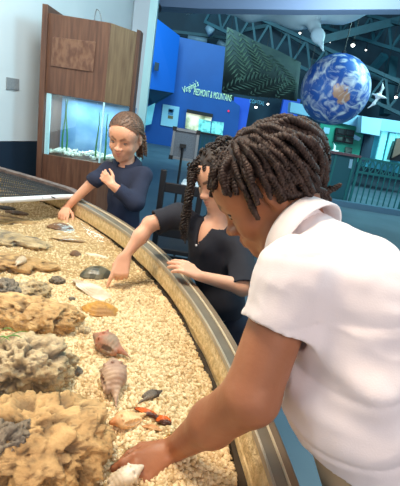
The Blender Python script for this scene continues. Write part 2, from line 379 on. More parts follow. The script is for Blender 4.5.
MB().prism([at(p, zbox) for p in (R0, S0, Bk1, Bk0+fdir*fw)], (0, 0, ztop-zbox)).build('side_panel', M_oak2, cab, bevel=.004)
# raised relief panel on the upper box
rel = [FP(x, y, .004) for x, y in ((53, 37), (96, 42), (93, 72), (51, 66))]
M_rel = mat('carved_oak', srgb(128, 92, 70), .4, srgb(100, 66, 50), 14, stretch=(2, 2, 1), contrast=(.4, .6), bump=.8, bscale=14)
MB().prism(rel, fn_*.006).build('carved_panel', M_rel, cab, bevel=.002)
# posts, sills
for p, q in ((L0-fdir*.03, L0+fdir*.012),):
    MB().hexa([at(x, 0) for x in (p+fn_*.03, q+fn_*.03, q-fn_*.45, p-fn_*.45)], [at(x, ztop+.05) for x in (p+fn_*.03, q+fn_*.03, q-fn_*.45, p-fn_*.45)]).build('post', M_oak, cab, bevel=.003)
p, q = S0-sdir*.01, S0+sdir*.03
MB().hexa([at(x, 0) for x in (p, q, q-fn_*.1, p-fn_*.1)], [at(x, ztop+.02) for x in (p, q, q-fn_*.1, p-fn_*.1)]).build('post', M_oak, cab)
MB().prism([at(p_, 0) for p_ in foot], (0, 0, zwin)).build('base', M_oak, cab, bevel=.004)
# water body behind the glass: lit back panel, gravel, weed
M_tankback = mat('tank_background', srgb(128, 164, 196), .6, srgb(86, 128, 172), 5)
M_glass = bpy.data.materials.new('aquarium_glass'); M_glass.use_nodes = True; nt = M_glass.node_tree; nt.nodes.clear()
o_ = nt.nodes.new('ShaderNodeOutputMaterial'); t_ = nt.nodes.new('ShaderNodeBsdfTransparent'); g_ = nt.nodes.new('ShaderNodeBsdfGlossy'); x_ = nt.nodes.new('ShaderNodeMixShader')
t_.inputs[0].default_value = (.9, .98, 1, 1); g_.inputs['Roughness'].default_value = .02; x_.inputs[0].default_value = .10
nt.links.new(t_.outputs[0], x_.inputs[1]); nt.links.new(g_.outputs[0], x_.inputs[2]); nt.links.new(x_.outputs[0], o_.inputs[0])
gl = [L0+fdir*.03, R0, S0]
MB().prism([at(gl[0], zwin), at(gl[1], zwin), at(gl[1], zbox), at(gl[0], zbox)], -fn_*.006).prism([at(gl[1], zwin), at(gl[2], zwin), at(gl[2], zbox), at(gl[1], zbox)], -fn_*.006).build('glass', M_glass, cab)
bi = .34
MB().prism([at(L0-fn_*bi, zwin), at(S0-fn_*(bi-.1)+fdir*.0, zwin), at(S0-fn_*(bi-.1), zbox), at(L0-fn_*bi, zbox)], -fn_*.02).build('back_panel', M_tankback, cab)
M_seal = mat('pale_corner_trim', srgb(190, 232, 240), .4)
MB().bar(at(L0+fdir*.035-fn_*.01, zwin), at(L0+fdir*.035-fn_*.01, zbox), .035, .012, up=fn_).build('corner_trim', M_seal, cab)
MB().bar(at(R0, zwin), at(R0, zbox), .012).build('corner_trim', M_seal, cab)
M_agr = mat('white_aquarium_gravel', srgb(225, 225, 210), .8)
bm = MB()
for i in range(260):
    u, w = random.random(), random.random()
    c = L0+(S0-L0)*(.05+.9*u)-fn_*(.02+.28*w)+fn_*.06*math.sin(u*PI); c = at(c, zwin+.012+.02*random.random()+.02*math.sin(u*9)**2)
    s = .012+.012*random.random()
    bm.box(c, (s, s*1.2, s*.8), (nrm((random.random(), .5, .2)), nrm((-.5, random.random(), 0)), V(0, 0, 1)))
ag = bm.build('aquarium_gravel', M_agr, cab); ag['kind'] = 'stuff'
M_weed = mat('green_weed', srgb(60, 130, 60), .5)
for px, lean in ((57, .02), (60, -.03), (92, .015), (101, -.01)):
    c = at(FP(px, 150)-fn_*.12, zwin+.01); bm = MB()
    hgt = (zbox-zwin)*(.93 if px < 80 else .8)
    pts = [c+fdir*(lean*2*(t-.5)*math.sin(t*3))+V(0, 0, hgt*t) for t in np.linspace(0, 1, 12)]
    bm.tube(pts, [.009*(1-.6*t) for t in np.linspace(0, 1, 12)], 6)
    bm.build('water_plant', M_weed, cab, True)
M_cable = mat('grey_cable', srgb(120, 128, 132), .4)
c0 = at(FP(94, 19)-fn_*.05, ztop); MB().tube([c0+fdir*(.04*math.cos(t)*(1 if t < PI/2 else .3))+V(0, 0, .085*math.sin(t)) for t in np.linspace(0, PI, 16)], .004, 6).build('cable_loop', M_cable, cab, True)
bar_l = bpy.data.lights.new('aquarium_lamp', 'AREA'); bar_l.energy = 5.5; bar_l.color = (.7, .95, 1); bar_l.shape = 'RECTANGLE'; bar_l.size = .45; bar_l.size_y = .15
bo = bpy.data.objects.new('aquarium_lamp', bar_l); COL.objects.link(bo); bo.location = at((L0+S0)/2-fn_*.12, zbox-.012); bo.parent = cab; bo.matrix_parent_inverse = cab.matrix_world.inverted()

# ------------------------------------------------------------------ mesh cover at the back of the tank
M_tim = mat('weathered_timber', srgb(130, 112, 104), .6, srgb(96, 80, 74), 20)
M_net = mat('black_netting', srgb(28, 28, 32), .6)
M_pipe = mat('white_pipe', srgb(215, 218, 222), .35)
cov = thing('net_cover', Pz(40, 190, .77), 'black net cover with white front pipe over the back of the tank', 'net cover')
zc = RIM+.02
e_out = [Pz(x, y, zc) for x, y in ((-60, 153), (0, 170), (35, 180), (69, 190.5), (80, 196))]
e_in = [Pz(x, y, zc) for x, y in ((-60, 204), (0, 200.5), (35, 198.6), (60, 197), (80, 196.5))]
MB().tube(e_in, .014, 8).build('pipe', M_pipe, cov, True)
bm = MB()
for a, b in zip(e_out[:-1], e_out[1:]): bm.bar(a, b, .045, .03)
bm.build('timber_edge', M_tim, cov)
def interp(L, t): t *= len(L)-1; i = min(int(t), len(L)-2); return L[i]*(1-(t-i))+L[i+1]*(t-i)
bm = MB(); N = 64
for i in range(N):
    for s in (-3, 3):
        a = interp(e_out, i/N); b = interp(e_in, min(1, max(0, (i+s)/N))); bm.tube([a, b], .0022, 4)
for t in np.linspace(.04, .96, 12): bm.tube([interp(e_out, u)*(1-t)+interp(e_in, u)*t for u in np.linspace(0, 1, 9)], .002, 4)
bm.build('netting', M_net, cov)
for x in (2, 14, 28, 41, 52):
    t = (x+60)/140; a = Pz(x, 199.7-.04*x, zc)
    MB().tube([a+V(0, 0, 0), a+V(.002, .002, .006)], .016, 8).build('clip', M_net, cov)

# ------------------------------------------------------------------ blue exhibit wall far away
M_blue = mat('blue_paint', srgb(0, 84, 168), .55, srgb(0, 72, 150), .5)
M_blue2 = mat('deep_blue_paint', srgb(0, 92, 190), .55)
YB = 19.0
def slab(pts, Y, th, m, name, parent=None, bevel=0):
    return MB().prism([Py(x, y, Y) for x, y in pts], (0, th, 0)).build(name, m, parent)
def ground(x, Y): p = Py(x, 150, Y); return V(p[0], Y, 0)
zt = Py(200, 42, YB)[2]
xl = Py(146, 120, YB)[0]; xr = Py(252, 120, YB)[0]; xe = Py(226, 50, YB)[0]
struct(MB().prism([(xl, YB, 0), (Py(242, 120, YB)[0], YB, 0), Py(240, 106, YB), Py(222, 93, YB), Py(226, 47, YB), Py(180, 37, YB), Py(150, 40, YB)], (0, .4, 0)).build('wall_blue', M_blue))
blk = [Py(145, 88, 17.0), Py(174, 93, 18.2), Py(180, 36, 18.2), Py(155, 17, 17.0)]
struct(MB().prism(blk, (-.6, 1.5, 0)).build('trim_3', M_blue2))
M_tealsh = mat('teal_soffit', srgb(34, 84, 118), .6)
struct(MB().prism([Py(144, 87, 17.0), Py(174, 93, 18.2), Py(154, 105, 18.9), Py(146, 103, 18.9)], (0, .1, .02)).build('trim_4', M_tealsh))
M_lit = mat('lit_glass', srgb(150, 225, 235), .3, srgb(90, 170, 190), .8, emit=.5)
w1 = slab([(145, 108), (155, 103), (151, 124), (143, 126)], 18.6, .1, M_lit, 'window_1'); struct(w1)
M_base = mat('teal_floor_kerb', srgb(50, 90, 120), .5)
# lettering
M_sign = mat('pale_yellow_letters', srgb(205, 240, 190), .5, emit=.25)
def text(body, p0, p1, height, m, name, shear=0, parent=None, Y=YB, ext=.03, space=1.0):
    cu_ = bpy.data.curves.new('t', 'FONT'); cu_.body = body; cu_.size = 1; cu_.extrude = .02; cu_.shear = shear; cu_.space_character = space
    o = bpy.data.objects.new('t', cu_); COL.objects.link(o); bpy.context.view_layer.update()
    me = bpy.data.meshes.new_from_object(o.evaluated_get(bpy.context.evaluated_depsgraph_get())); bpy.data.objects.remove(o)
    co = np.empty(len(me.vertices)*3, np.float32); me.vertices.foreach_get('co', co); co = co.reshape(-1, 3)
    co[:, 0] -= co[:, 0].min(); Wd = co[:, 0].max(); d = p1-p0; L = np.linalg.norm(d); d = d/L; up = nrm(np.cross(V(0, -1, 0), d)); up = up if up[2] > 0 else -up
    hh = co[:, 1].max()
    w = p0+np.outer(co[:, 0]*L/Wd, d)+np.outer(co[:, 1]*height/hh, up)+np.outer(co[:, 2]*ext*-50, V(0, 1, 0))*.02-V(0, .03, 0)
    me.vertices.foreach_set('co', w.astype(np.float32).ravel()); me.update(); return link(name, me, m, parent)
sg = thing('wall_lettering', Py(190, 95, YB-.05), "raised pale letters naming Virginia's piedmont and mountains on the blue wall", 'sign')
text("PIEDMONT & MOUNTAINS", Py(193.5, 94.5, YB-.05), Py(231, 101.5, YB-.05), .27, M_sign, 'block_letters', parent=sg)
text("Virginia's", Py(184.5, 92.8, YB-.05), Py(199.5, 85.5, YB-.05), .26, M_sign, 'script_letters', shear=.4, parent=sg)
# posters and lit cases
M_frame = mat('black_frame', srgb(16, 18, 24), .4)
def poster(name, pts, Y, ms, label, cat, seed, emit=0, group=None):
    t = thing(name, Py(*pts[0], Y), label, cat, group)
    MB().prism([Py(x, y, Y) for x, y in pts], (0, .06, 0)).build('panel', ms[0], t)
    rn = random.Random(seed); q = [V(*p, 0)[:2] for p in pts]
    for i in range(rn.randint(4, 6)):
        u, v = rn.uniform(.08, .6), rn.uniform(.06, .75); du, dv = rn.uniform(.15, .32), rn.uniform(.08, .22)
        def bl(a, b): return (q[0]*(1-a)+q[1]*a)*(1-b)+(q[3]*(1-a)+q[2]*a)*b
        MB().prism([Py(*bl(a, b), Y-.02) for a, b in ((u, v), (u+du, v), (u+du, v+dv), (u, v+dv))], (0, .03, 0)).build('picture', ms[1+i % (len(ms)-1)], t)
    return t
M_pw = mat('poster_white', srgb(150, 200, 225), .6); M_pa = mat('poster_blue', srgb(70, 130, 180), .6); M_pb = mat('poster_brown', srgb(110, 100, 70), .6)
poster('poster', [(163, 104), (179.5, 107), (177, 128), (160.5, 125)], YB-.065, (M_pw, M_pa, M_pb, M_tealsh), 'pale info poster on the blue wall under the overhanging block', 'poster', 3)
cs = thing('display_case', Py(186, 110, YB), 'lit display window with a black top frame in the blue wall', 'display')
MB().prism([Py(x, y, YB-.2) for x, y in ((187, 109), (213, 114), (212.5, 117.5), (186.5, 112.5))], (0, .2, 0)).build('frame', M_frame, cs)
M_warm = mat('lit_display', srgb(238, 236, 205), .5, srgb(90, 110, 70), 1.6, emit=.55, contrast=(.45, .7))
MB().prism([Py(x, y, YB-.1) for x, y in ((186.5, 112), (212, 117), (208, 135), (185, 128))], (0, .1, 0)).build('lit_panel', M_warm, cs)
M_scr = mat('teal_screen', srgb(130, 225, 220), .3, srgb(30, 120, 135), 5, emit=.45, contrast=(.4, .65))
for i, (pts, lab) in enumerate(((((199, 119), (211, 121), (210, 134), (198, 132)), 'smaller teal lit screen in front of the display window'), (((212, 121), (224, 122.5), (222.5, 135.5), (211, 134)), 'teal lit screen nearest the red light on the blue wall'))):
    s = thing('info_screen', Py(*pts[0], 16.5), lab, 'screen', 'lit screens on the counter')
    MB().prism([Py(x, y, 16.5) for x, y in pts], (0, .08, 0)).build('display', M_scr, s)
    a, b = Py(pts[2][0]-6, pts[2][1]-1, 16.55), None
    MB().bar(a, V(a[0], a[1], .0), .06).build('stand', M_frame, s)
M_teal = mat('teal_paint', srgb(22, 92, 108), .5, srgb(16, 76, 94), 1)
ct = thing('exhibit_counter', ground(215, 14), 'teal exhibit counter with vertical boards below the lit screens', 'counter')
p0, p1 = ground(197, 14), ground(262, 14); ztc = Py(215, 136, 14)[2]
MB().box(((p0[0]+p1[0])/2, 14.2, ztc/2), (p1[0]-p0[0], .4, ztc)).build('body', M_teal, ct)
for i in range(15):
    x = p0[0]+(p1[0]-p0[0])*(i+.5)/15; MB().box((x, 13.985, ztc/2), (.03, .03, ztc)).build('board', M_tealsh, ct)
MB().box(((p0[0]+p1[0])/2, 14.2, ztc+.03), (p1[0]-p0[0]+.1, .5, .06)).build('top', M_frame, ct)
M_red = mat('red_lamp', srgb(220, 30, 60), .4, emit=1)
tag(MB().tube([Py(228.5, 111, YB-.1), Py(228.5, 111, YB)], .045, 12).build('indicator_lamp', M_red), 'tiny red round light on the blue wall', 'light')
sw_ = MB().prism([Py(x, y, 17.0) for x, y in ((155, 62), (159, 63), (158, 71), (154, 70))], (0, .1, 0)).build('wall_box', M_navy); tag(sw_, 'small dark box on the overhanging blue block', 'box')

# middle: dark passage between blue wall and green exhibit
M_dk = mat('dark_passage', srgb(14, 38, 58), .7, srgb(24, 60, 80), .6)
struct(MB().prism([Py(x, y, 20.5) for x, y in ((100, -60), (520, -40), (520, 200), (236, 170), (100,150))], (0, .3, 0)).build('wall_back', M_dk))
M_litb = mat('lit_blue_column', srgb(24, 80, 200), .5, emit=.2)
for x0, lab in ((240, 'bright blue column right beside the lettered wall'), (289, 'blue column standing next to the white mezzanine band')):
    a = Py(x0, 112, 19.5)
    tag(MB().box((a[0], 19.5, a[2]/2-.1), (.75, .4, a[2]+1.4)).build('column', M_litb), lab, 'column', 'blue columns in the passage')
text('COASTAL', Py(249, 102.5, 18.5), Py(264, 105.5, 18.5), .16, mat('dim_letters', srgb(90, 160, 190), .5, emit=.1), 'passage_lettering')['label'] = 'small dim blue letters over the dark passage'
bpy.data.objects['passage_lettering']['category'] = 'sign'
M_spot = mat('lamp_glow', (1, .98, .92), .5, emit=6)
def at_(p, z): return V(p[0], p[1], z)
def spot(x, y, D, rad, lab, m=None, nm='spotlight'):
    rad *= .6; t = thing(nm, P(x, y, D), lab, 'light', 'spotlights under the dark ceiling'); c = P(x, y, D)
    MB().tube([c+V(0, .02, rad*2.4), c+V(0, 0, rad*.2)], [rad*.7, rad*1.1], 10).build('housing', M_frame, t, True)
    MB().tube([c+V(0, .02, rad*2.4), at_(c+V(0, .02, 0), 8.04)], .012, 5).build('rod', M_frame, t)
    bm = bmesh.new(); bmesh.ops.create_icosphere(bm, subdivisions=2, radius=rad); me = bpy.data.meshes.new('m'); bm.to_mesh(me); bm.free(); o = link('bulb', me, m or M_spot, t, True); o.location = c-V(*t.location)+V(0, 0, 0); o.matrix_parent_inverse = Matrix.Identity(4)
    return t
for x, y, D, rd, lab in ((256, 107, 17, .1, 'bright spotlight low in the passage beside the blue column'), (268, 104, 18, .08, 'second spotlight low in the passage, nearer the fern banner'),
                         (353, 45, 16, .13, 'brightest ceiling spotlight above the globe'), (272, 23.5, 18, .09, 'spotlight just under the whale belly'), (300, 33, 18, .08, 'spotlight between whale flipper and banner'),
                         (396, 97, 14, .09, 'spotlight at the frame edge beside the bird'), (366, 50, 17, .06, 'small dim spotlight beside the brightest ceiling spotlight'), (299, 121, 14, .09, 'spotlight low in front of the white mezzanine band'), (380, 60, 18, .05, 'faint spotlight above the hanging bird'), (330, 42, 18, .05, 'faint spotlight between the flipper and the globe')):
    spot(x, y, D, rd, lab)

# white mezzanine band, green exhibit wall, cyan windows
M_band = mat('pale_blue_band', srgb(140, 190, 220), .5)
M_band2 = mat('pale_blue_box', srgb(165, 212, 235), .5)
struct(MB().prism([Py(x, y, 13.5) for x, y in ((291, 102), (322, 108), (366, 117), (385, 119), (420, 124), (420, 136), (384, 131), (364, 128), (322, 119), (290, 112))], (0, .5, 0)).build('trim_5', M_band))
bx = MB().prism([Py(x, y, 13.1) for x, y in ((362, 116), (382, 119.5), (379.5, 136), (361, 132.5))], (0, .5, 0)).build('ceiling_box', M_band2); tag(bx, 'pale blue box projecting below the mezzanine band', 'box')
M_green = mat('green_panel', srgb(30, 150, 125), .55, srgb(22, 130, 112), 1)
gy_ = 13.6
struct(MB().prism([Py(x, y, gy_) for x, y in ((322, 116), (365, 124), (358, 162), (316, 153))], (0, .2, 0)).build('wall_green', M_green))
M_photo = mat('dark_photo', srgb(26, 40, 44), .4, srgb(110, 130, 120), 3, contrast=(.5, .75))
for i, (x, y) in enumerate(((336.5, 127.5), (345.8, 129), (335.4, 134.8), (344.8, 136.4))):
    nm = ('upper', 'upper', 'lower', 'lower')[i]; sd = ('by the globe', 'by the pale box')[i % 2]
    t = thing('picture_frame', Py(x, y, gy_), f'{nm} black framed picture on the green wall, on the side {sd}', 'picture', 'framed pictures on the green wall')
    MB().prism([Py(x+a, y+b, gy_-.06) for a, b in ((0, 0), (9, 1.5), (8, 8), (-1, 6.5))], (0, .05, 0)).build('frame', M_frame, t)
    MB().prism([Py(x+a, y+b, gy_-.08) for a, b in ((1.5, 1.6), (7.2, 2.6), (6.6, 6.3), (.9, 5.3))], (0, .02, 0)).build('photo', M_photo, t)
t = MB().prism([Py(x, y, gy_-.05) for x, y in ((346, 147), (352.5, 148), (351.5, 154), (345, 153))], (0, .04, 0)).build('photograph', M_photo); tag(t, 'small square dark photograph low on the green wall', 'picture')
for pts, lab in ((((354, 134), (361, 138), (359, 141), (353, 139)), 'pale paper sheet on the green wall beside the pale box'), (((321, 136), (328, 138), (326, 146), (319, 144)), 'pale poster on the green wall next to the hair of the nearest girl'), (((324, 127), (330, 128), (329, 134), (323, 133)), 'pale note on the green wall just under the globe')):
    tag(MB().prism([Py(x, y, gy_-.05) for x, y in pts], (0, .03, 0)).build('paper_sheet', M_pw), lab, 'paper')
# small white bird model on green wall
def bird(name, c, sx, up, s, m, lab, nose):
    t = thing(name, c, lab, 'bird model')
    sx = nrm(sx); up = nrm(up); fw_ = np.cross(sx, up)
    pr = [cone(c-sx*s*.10, c+sx*s*.22, s*.085, s*.05, .02*s), cone(c+sx*s*.22, c+sx*s*.32, s*.055, s*.045, .05*s), cone(c+sx*s*.33, c+sx*s*.44, s*.02, s*.008, .03*s), cone(c-sx*s*.1, c-sx*s*.35, s*.06, s*.03, .06*s, sq=(fw_, .5)),
          cone(c+up*s*.05, c+up*s*.42-sx*s*.03, s*.09, s*.055, .05*s, sq=(fw_, .3)), cone(c+up*s*.42-sx*s*.03, c+up*s*.75-sx*s*.22, s*.06, s*.015, .04*s, sq=(fw_, .3)),
          cone(c-up*s*.05, c-up*s*.42-sx*s*.05, s*.09, s*.06, .05*s, sq=(fw_, .3)), cone(c-up*s*.42-sx*s*.05, c-up*s*.80-sx*s*.28, s*.065, s*.015, .04*s, sq=(fw_, .3))]
    organic('bird_body', pr, s*.02, m, t); return t
M_bird = mat('white_plumage', srgb(238, 242, 244), .7, srgb(190, 205, 214), 6)
b1 = bird('hanging_gull', P(379, 96, 9.3), V(.85, 0, -.1), V(.28, .1, 1), .46, M_bird, 'white gull model hanging with spread wings beside the globe', 1)
MB().tube([P(379, 96, 9.3), at_(P(379, 96, 9.3), 8.04)], .005, 5).build('wire', M_frame, b1)
bird('small_gull', P(334, 151, 12.9), V(.9, .1, .15), V(.1, .3, .5), .42, M_bird, 'small white bird model low on the green wall', 1)
# cyan windows on the right
M_win = mat('cyan_lit_glass', srgb(130, 235, 240), .3, emit=.55); M_mull = mat('teal_mullion', srgb(60, 150, 175), .5)
struct(MB().prism([Py(x, y, 13.9) for x, y in ((364, 128), (420, 136), (420, 178), (358, 165))], (0, .1, 0)).build('wall_right', M_mull))
struct(MB().prism([Py(x, y, 13.7) for x, y in ((366, 132), (375, 134), (369, 163), (359, 161))], (0, .1, 0)).build('door_1', M_dk))
for i, (a, b, c_, d) in enumerate((((382.5, 131), (388, 132), (382, 160), (376, 159)), ((391, 133), (396, 134), (389.5, 162), (384.5, 161)), ((397, 133.5), (404, 134.5), (398, 139), (396, 138)))):
    w = MB().prism([Py(x, y, 13.6) for x, y in (a, b, c_, d)], (0, .1, 0)).build('window_%d' % (i+2), M_win); struct(w)
M_brown = mat('brown_awning', srgb(110, 90, 78), .6)
tag(MB().prism([Py(x, y, 13.4) for x, y in ((395, 141), (412, 143), (410, 163), (389, 160))], (0, .2, 0)).build('notice_board', M_frame), 'black notice board behind the railing at the frame edge', 'board')
tag(MB().prism([Py(x, y, 13.3) for x, y in ((397, 138), (414, 140), (412, 148), (392, 158))], (0, .05, 0)).build('awning', M_brown), 'brown slanted awning over the black notice board', 'awning')

# ------------------------------------------------------------------ railing
M_rail = mat('teal_rail_paint', srgb(36, 118, 120), .4)
M_railp = mat('teal_panel_paint', srgb(30, 96, 108), .5)
YR = 9.0
rA = Py(361, 158, YR); g0 = Py(348.5, 203.5, YR)
zrt = rA[2]; xA = (rA[0]+g0[0])/2; xEnd = Py(430, 190, YR)[0]
rl = thing('railing', (xA, YR, 0), 'teal metal railing with zigzag top band behind the nearest girl', 'railing')
zb_ = .04
for z, nm in ((zrt, 'top_rail'), (zrt-.30, 'middle_rail'), (zb_+.04, 'bottom_rail')):
    MB().bar((xA, YR, z), (xEnd, YR, z), .045).build(nm, M_rail, rl)
x = xA; i = 0
while x < xEnd:
    MB().bar((x, YR, .0), (x, YR, zrt+(0.0)), .05 if i % 9 == 0 else .022).build('post' if i % 9 == 0 else 'baluster', M_rail, rl); x += .125; i += 1
bm = MB(); x = xA; k = 0
while x+.14 < xEnd:
    bm.bar((x, YR-.01, zrt-.02), (x+.14, YR-.01, zrt-.28), .018); bm.bar((x+.14, YR+.01, zrt-.02), (x, YR+.01, zrt-.28), .018); x += .14
bm.build('zigzag_band', M_rail, rl)
rp = thing('ticket_counter', (xA-1, YR, 0), 'solid teal counter front at the end of the railing', 'counter')
xq = Py(272, 180, YR)[0]
MB().box(((xq+xA)/2-.03, YR+.15, zrt/2), (xA-xq-.06, .3, zrt)).build('front_panel', M_railp, rp)
MB().box(((xq+xA)/2-.03, YR+.12, zrt+.025), (xA-xq, .45, .05)).build('counter_top', mat('brown_counter_top', srgb(110, 84, 90), .4), rp)
for u in (.2, .45, .7, .93): MB().box((xq+(xA-xq)*u, YR-.01, zrt/2), (.04, .03, zrt)).build('panel_rib', M_rail, rp)
MB().prism([Py(x, y, YR-.02) for x, y in ((350, 159), (353, 159.5), (351.5, 168.5), (348.5, 168))], (0, .012, 0)).build('notice', M_pw, rp)
struct(MB().box(((xq+xEnd)/2, YR-.16, .06), (xEnd-xq, .22, .12)).build('trim_6', mat('kerb_paint', srgb(90, 130, 155), .5)))

# ------------------------------------------------------------------ ceiling steel, soffit, whale, banner, globe
M_truss = mat('teal_steel', srgb(14, 58, 74), .6, srgb(20, 72, 88), 2)
def beam(k, pts, w, h): 
    bm = MB()
    a, b = P(*pts[0]), P(*pts[1]); bm.bar(a, b, w, h); return struct(bm.build('trim_%d' % k, M_truss))
def truss(k, a, b, hgt, n):
    a, b = P(*a), P(*b); bm = MB(); bm.bar(a, b, .22, .12); bm.bar(a+V(0, 0, hgt), b+V(0, 0, hgt), .22, .12)
    for i in range(n):
        u0_, u1_, u2_ = i/n, (i+.5)/n, (i+1)/n
        bm.bar(a+(b-a)*u0_, a+(b-a)*u1_+V(0, 0, hgt), .09); bm.bar(a+(b-a)*u1_+V(0, 0, hgt), a+(b-a)*u2_, .09)
    struct(bm.build('trim_%d' % k, M_truss))
truss(7, (205, 22, 17), (430, 128, 15), 1.0, 12)
truss(8, (300, 20, 19), (430, 60, 15), .9, 8)
beam(9, ((322, 40, 16), (402, 20, 16)), .3, .3)
beam(10, ((345, 100, 18), (385, 55, 16)), .3, .2)
beam(11, ((385, 115, 17), (392, 58, 17)), .35, .35)
beam(12, ((225, 34, 18), (320, 15, 18)), .15, .15)
beam(13, ((260, 18, 18), (330, 60, 18)), .12, .12)
beam(14, ((160, 30, 18), (226, 38, 18)), .12, .12)
beam(15, ((310, 62, 17), (425, 88, 15)), .3, .25)
M_duct = mat('grey_duct', srgb(110, 130, 150), .5)
for x0, y0, x1, y1, lab in ((188, 38, 207, 41, 'pale grey duct above the blue wall, longer piece'), (218, 42, 226, 47, 'short pale duct piece next to the fern banner')):
    tag(MB().tube([P(x0, y0, 18), P(x1, y1, 18)], .13, 10).build('duct', M_duct, None, True), lab, 'duct')
t = MB().tube([P(207, 27, 17), P(212, 33, 17)], [.12, .2], 12).build('ceiling_speaker', M_duct, None, True); tag(t, 'pale cone shaped speaker hanging above the blue wall', 'speaker')
M_soff = mat('grey_soffit', srgb(104, 126, 156), .6)
struct(MB().prism([P(156, 6, 6), P(200, 8.5, 6), P(300, 9.8, 6), P(430, 9, 6), P(430, -60, 6), P(156, -60, 6)], (0, .3, 0)).build('trim_16', M_soff))
tag(MB().prism([P(155, 3, 5.9), P(160, 3.5, 5.9), P(159, 9, 5.9), P(155, 8.5, 5.9)], (0, .2, 0)).build('junction_box', M_frame), 'small dark box at the end of the grey soffit', 'box')
# whale
M_whale = mat('whale_skin', srgb(190, 214, 224), .5, srgb(160, 192, 208), 1.5)
wl = thing('hanging_whale', P(310, 8, 8), 'large pale blue whale model hanging under the ceiling, flipper down', 'whale model')
wp = [cone(P(205, 9, 8.6), P(250, 14, 8.4), .03, .09, .2), cone(P(250, 14, 8.4), P(300, 6, 8), .09, .36, .3), cone(P(300, 6, 8), P(345, 3, 7.8), .36, .30, .3), cone(P(345, 3, 7.8), P(396, 0, 7.6), .30, .10, .3),
      cone(P(312, 20, 7.8), P(318, 36, 7.6), .15, .09, .12, sq=(V(0, 1, 0), .4)), cone(P(318, 36, 7.6), P(324, 52, 7.5), .09, .02, .08, sq=(V(0, 1, 0), .4)),
      cone(P(310, -8, 7.8), P(352, -30, 7.4), .2, .05, .12, sq=(V(0, 1, 0), .4)), cone(P(205, 9, 8.6), P(190, -8, 8.3), .05, .02, .08, sq=(V(0, 1, 0), .5)), cone(P(205, 9, 8.6), P(186, 14, 9.2), .05, .02, .08, sq=(V(0, 1, 0), .5))]
organic('whale_body', wp, .035, M_whale, wl)
MB().box(P(293, 8, 7.2), (.12, .12, .16)).build('bracket', M_whale, wl)
for px in (285, 345): q = P(px, 4, 7.9); MB().tube([q, V(q[0], q[1], 8.04)], .012, 6).build('cable', M_frame, wl)
# fern banner
M_ban = mat('dark_banner_cloth', srgb(50, 68, 66), .8, srgb(36, 54, 58), 3)
M_fern = mat('fern_print', srgb(70, 92, 78), .8)
bn = thing('fern_banner', P(262, 65, 12), 'dark hanging banner printed with pale green fern fronds', 'banner')
bq = [P(227, 27, 12), P(301, 62, 11.4), P(297, 101, 11.4), P(221.5, 92.5, 12)]
def bp_(u, v, o=0): p = (bq[0]*(1-u)+bq[1]*u)*(1-v)+(bq[3]*(1-u)+bq[2]*u)*v; nn = nrm(np.cross(bq[1]-bq[0], bq[3]-bq[0])); nn = nn if nn[1] < 0 else -nn; return p+nn*o
bm = MB()
nu = 20
front = [bp_(u, v, .03*math.sin(u*11)) for u in np.linspace(0, 1, nu) for v in (0, 1)]; back = [p+V(0, .02, 0) for p in front]
fs = []
for i in range(nu-1): a = 2*i; fs += [(a, a+2, a+3, a+1), (a+40, a+41, a+43, a+42), (a, a+40, a+42, a+2), (a+1, a+3, a+43, a+41)]
fs += [(0, 1, 41, 40), (38, 78, 79, 39)]
bm.add(front+back, fs); bm.build('cloth', M_ban, bn, True)
for u in (.06, .94): MB().tube([bp_(u, .01, -.01), at_(bp_(u, 0, 0), 8.04)], .008, 5).build('hanging_wire', M_frame, bn)
def frond(u0_, v0_, du, dv, L, w, nleaf, m=None):
    bm = MB(); dd = V(du, dv, 0); dd /= np.linalg.norm(dd)
    for i in range(nleaf):
        t = i/nleaf; cx, cy = u0_+dd[0]*L*t, v0_+dd[1]*L*t; lw = w*math.sin(PI*(.12+.85*t))
        for sgn in (-1, 1):
            ux, uy = -dd[1]*sgn*.8+dd[0]*.75, dd[0]*sgn*.8+dd[1]*.75
            p = [(cx, cy), (cx+ux*lw*.5+dd[0]*.017, cy+uy*lw*.5+dd[1]*.017), (cx+ux*lw, cy+uy*lw), (cx+ux*lw*.5-dd[0]*.017, cy+uy*lw*.5-dd[1]*.017)]
            p = [(min(.99, max(.01, a)), min(.98, max(.02, b))) for a, b in p]
            vs = [bp_(a, b, .03*math.sin(a*11)+.012) for a, b in p]
            bm.add(vs, [(0, 1, 2, 3)])
    o = bm.build('fern_frond', m or M_fern, bn); s = o.modifiers.new('s', 'SOLIDIFY'); s.thickness = .006
M_fern2 = mat('dim_fern_print', srgb(54, 78, 70), .8)
for a in ((.04, .02, .25, .9, .8, .19, 11), (.20, .0, .35, .85, .66, .17, 10), (.37, .0, .45, .9, .55, .14, 9)): frond(*a)
for a in ((.02, .97, .75, -.5, .75, .17, 12), (.40, .97, .7, -.6, .65, .16, 10), (.60, .15, .6, .8, .6, .14, 9), (.74, .97, .4, -.8, .5, .13, 8)): frond(*a, m=M_fern2)
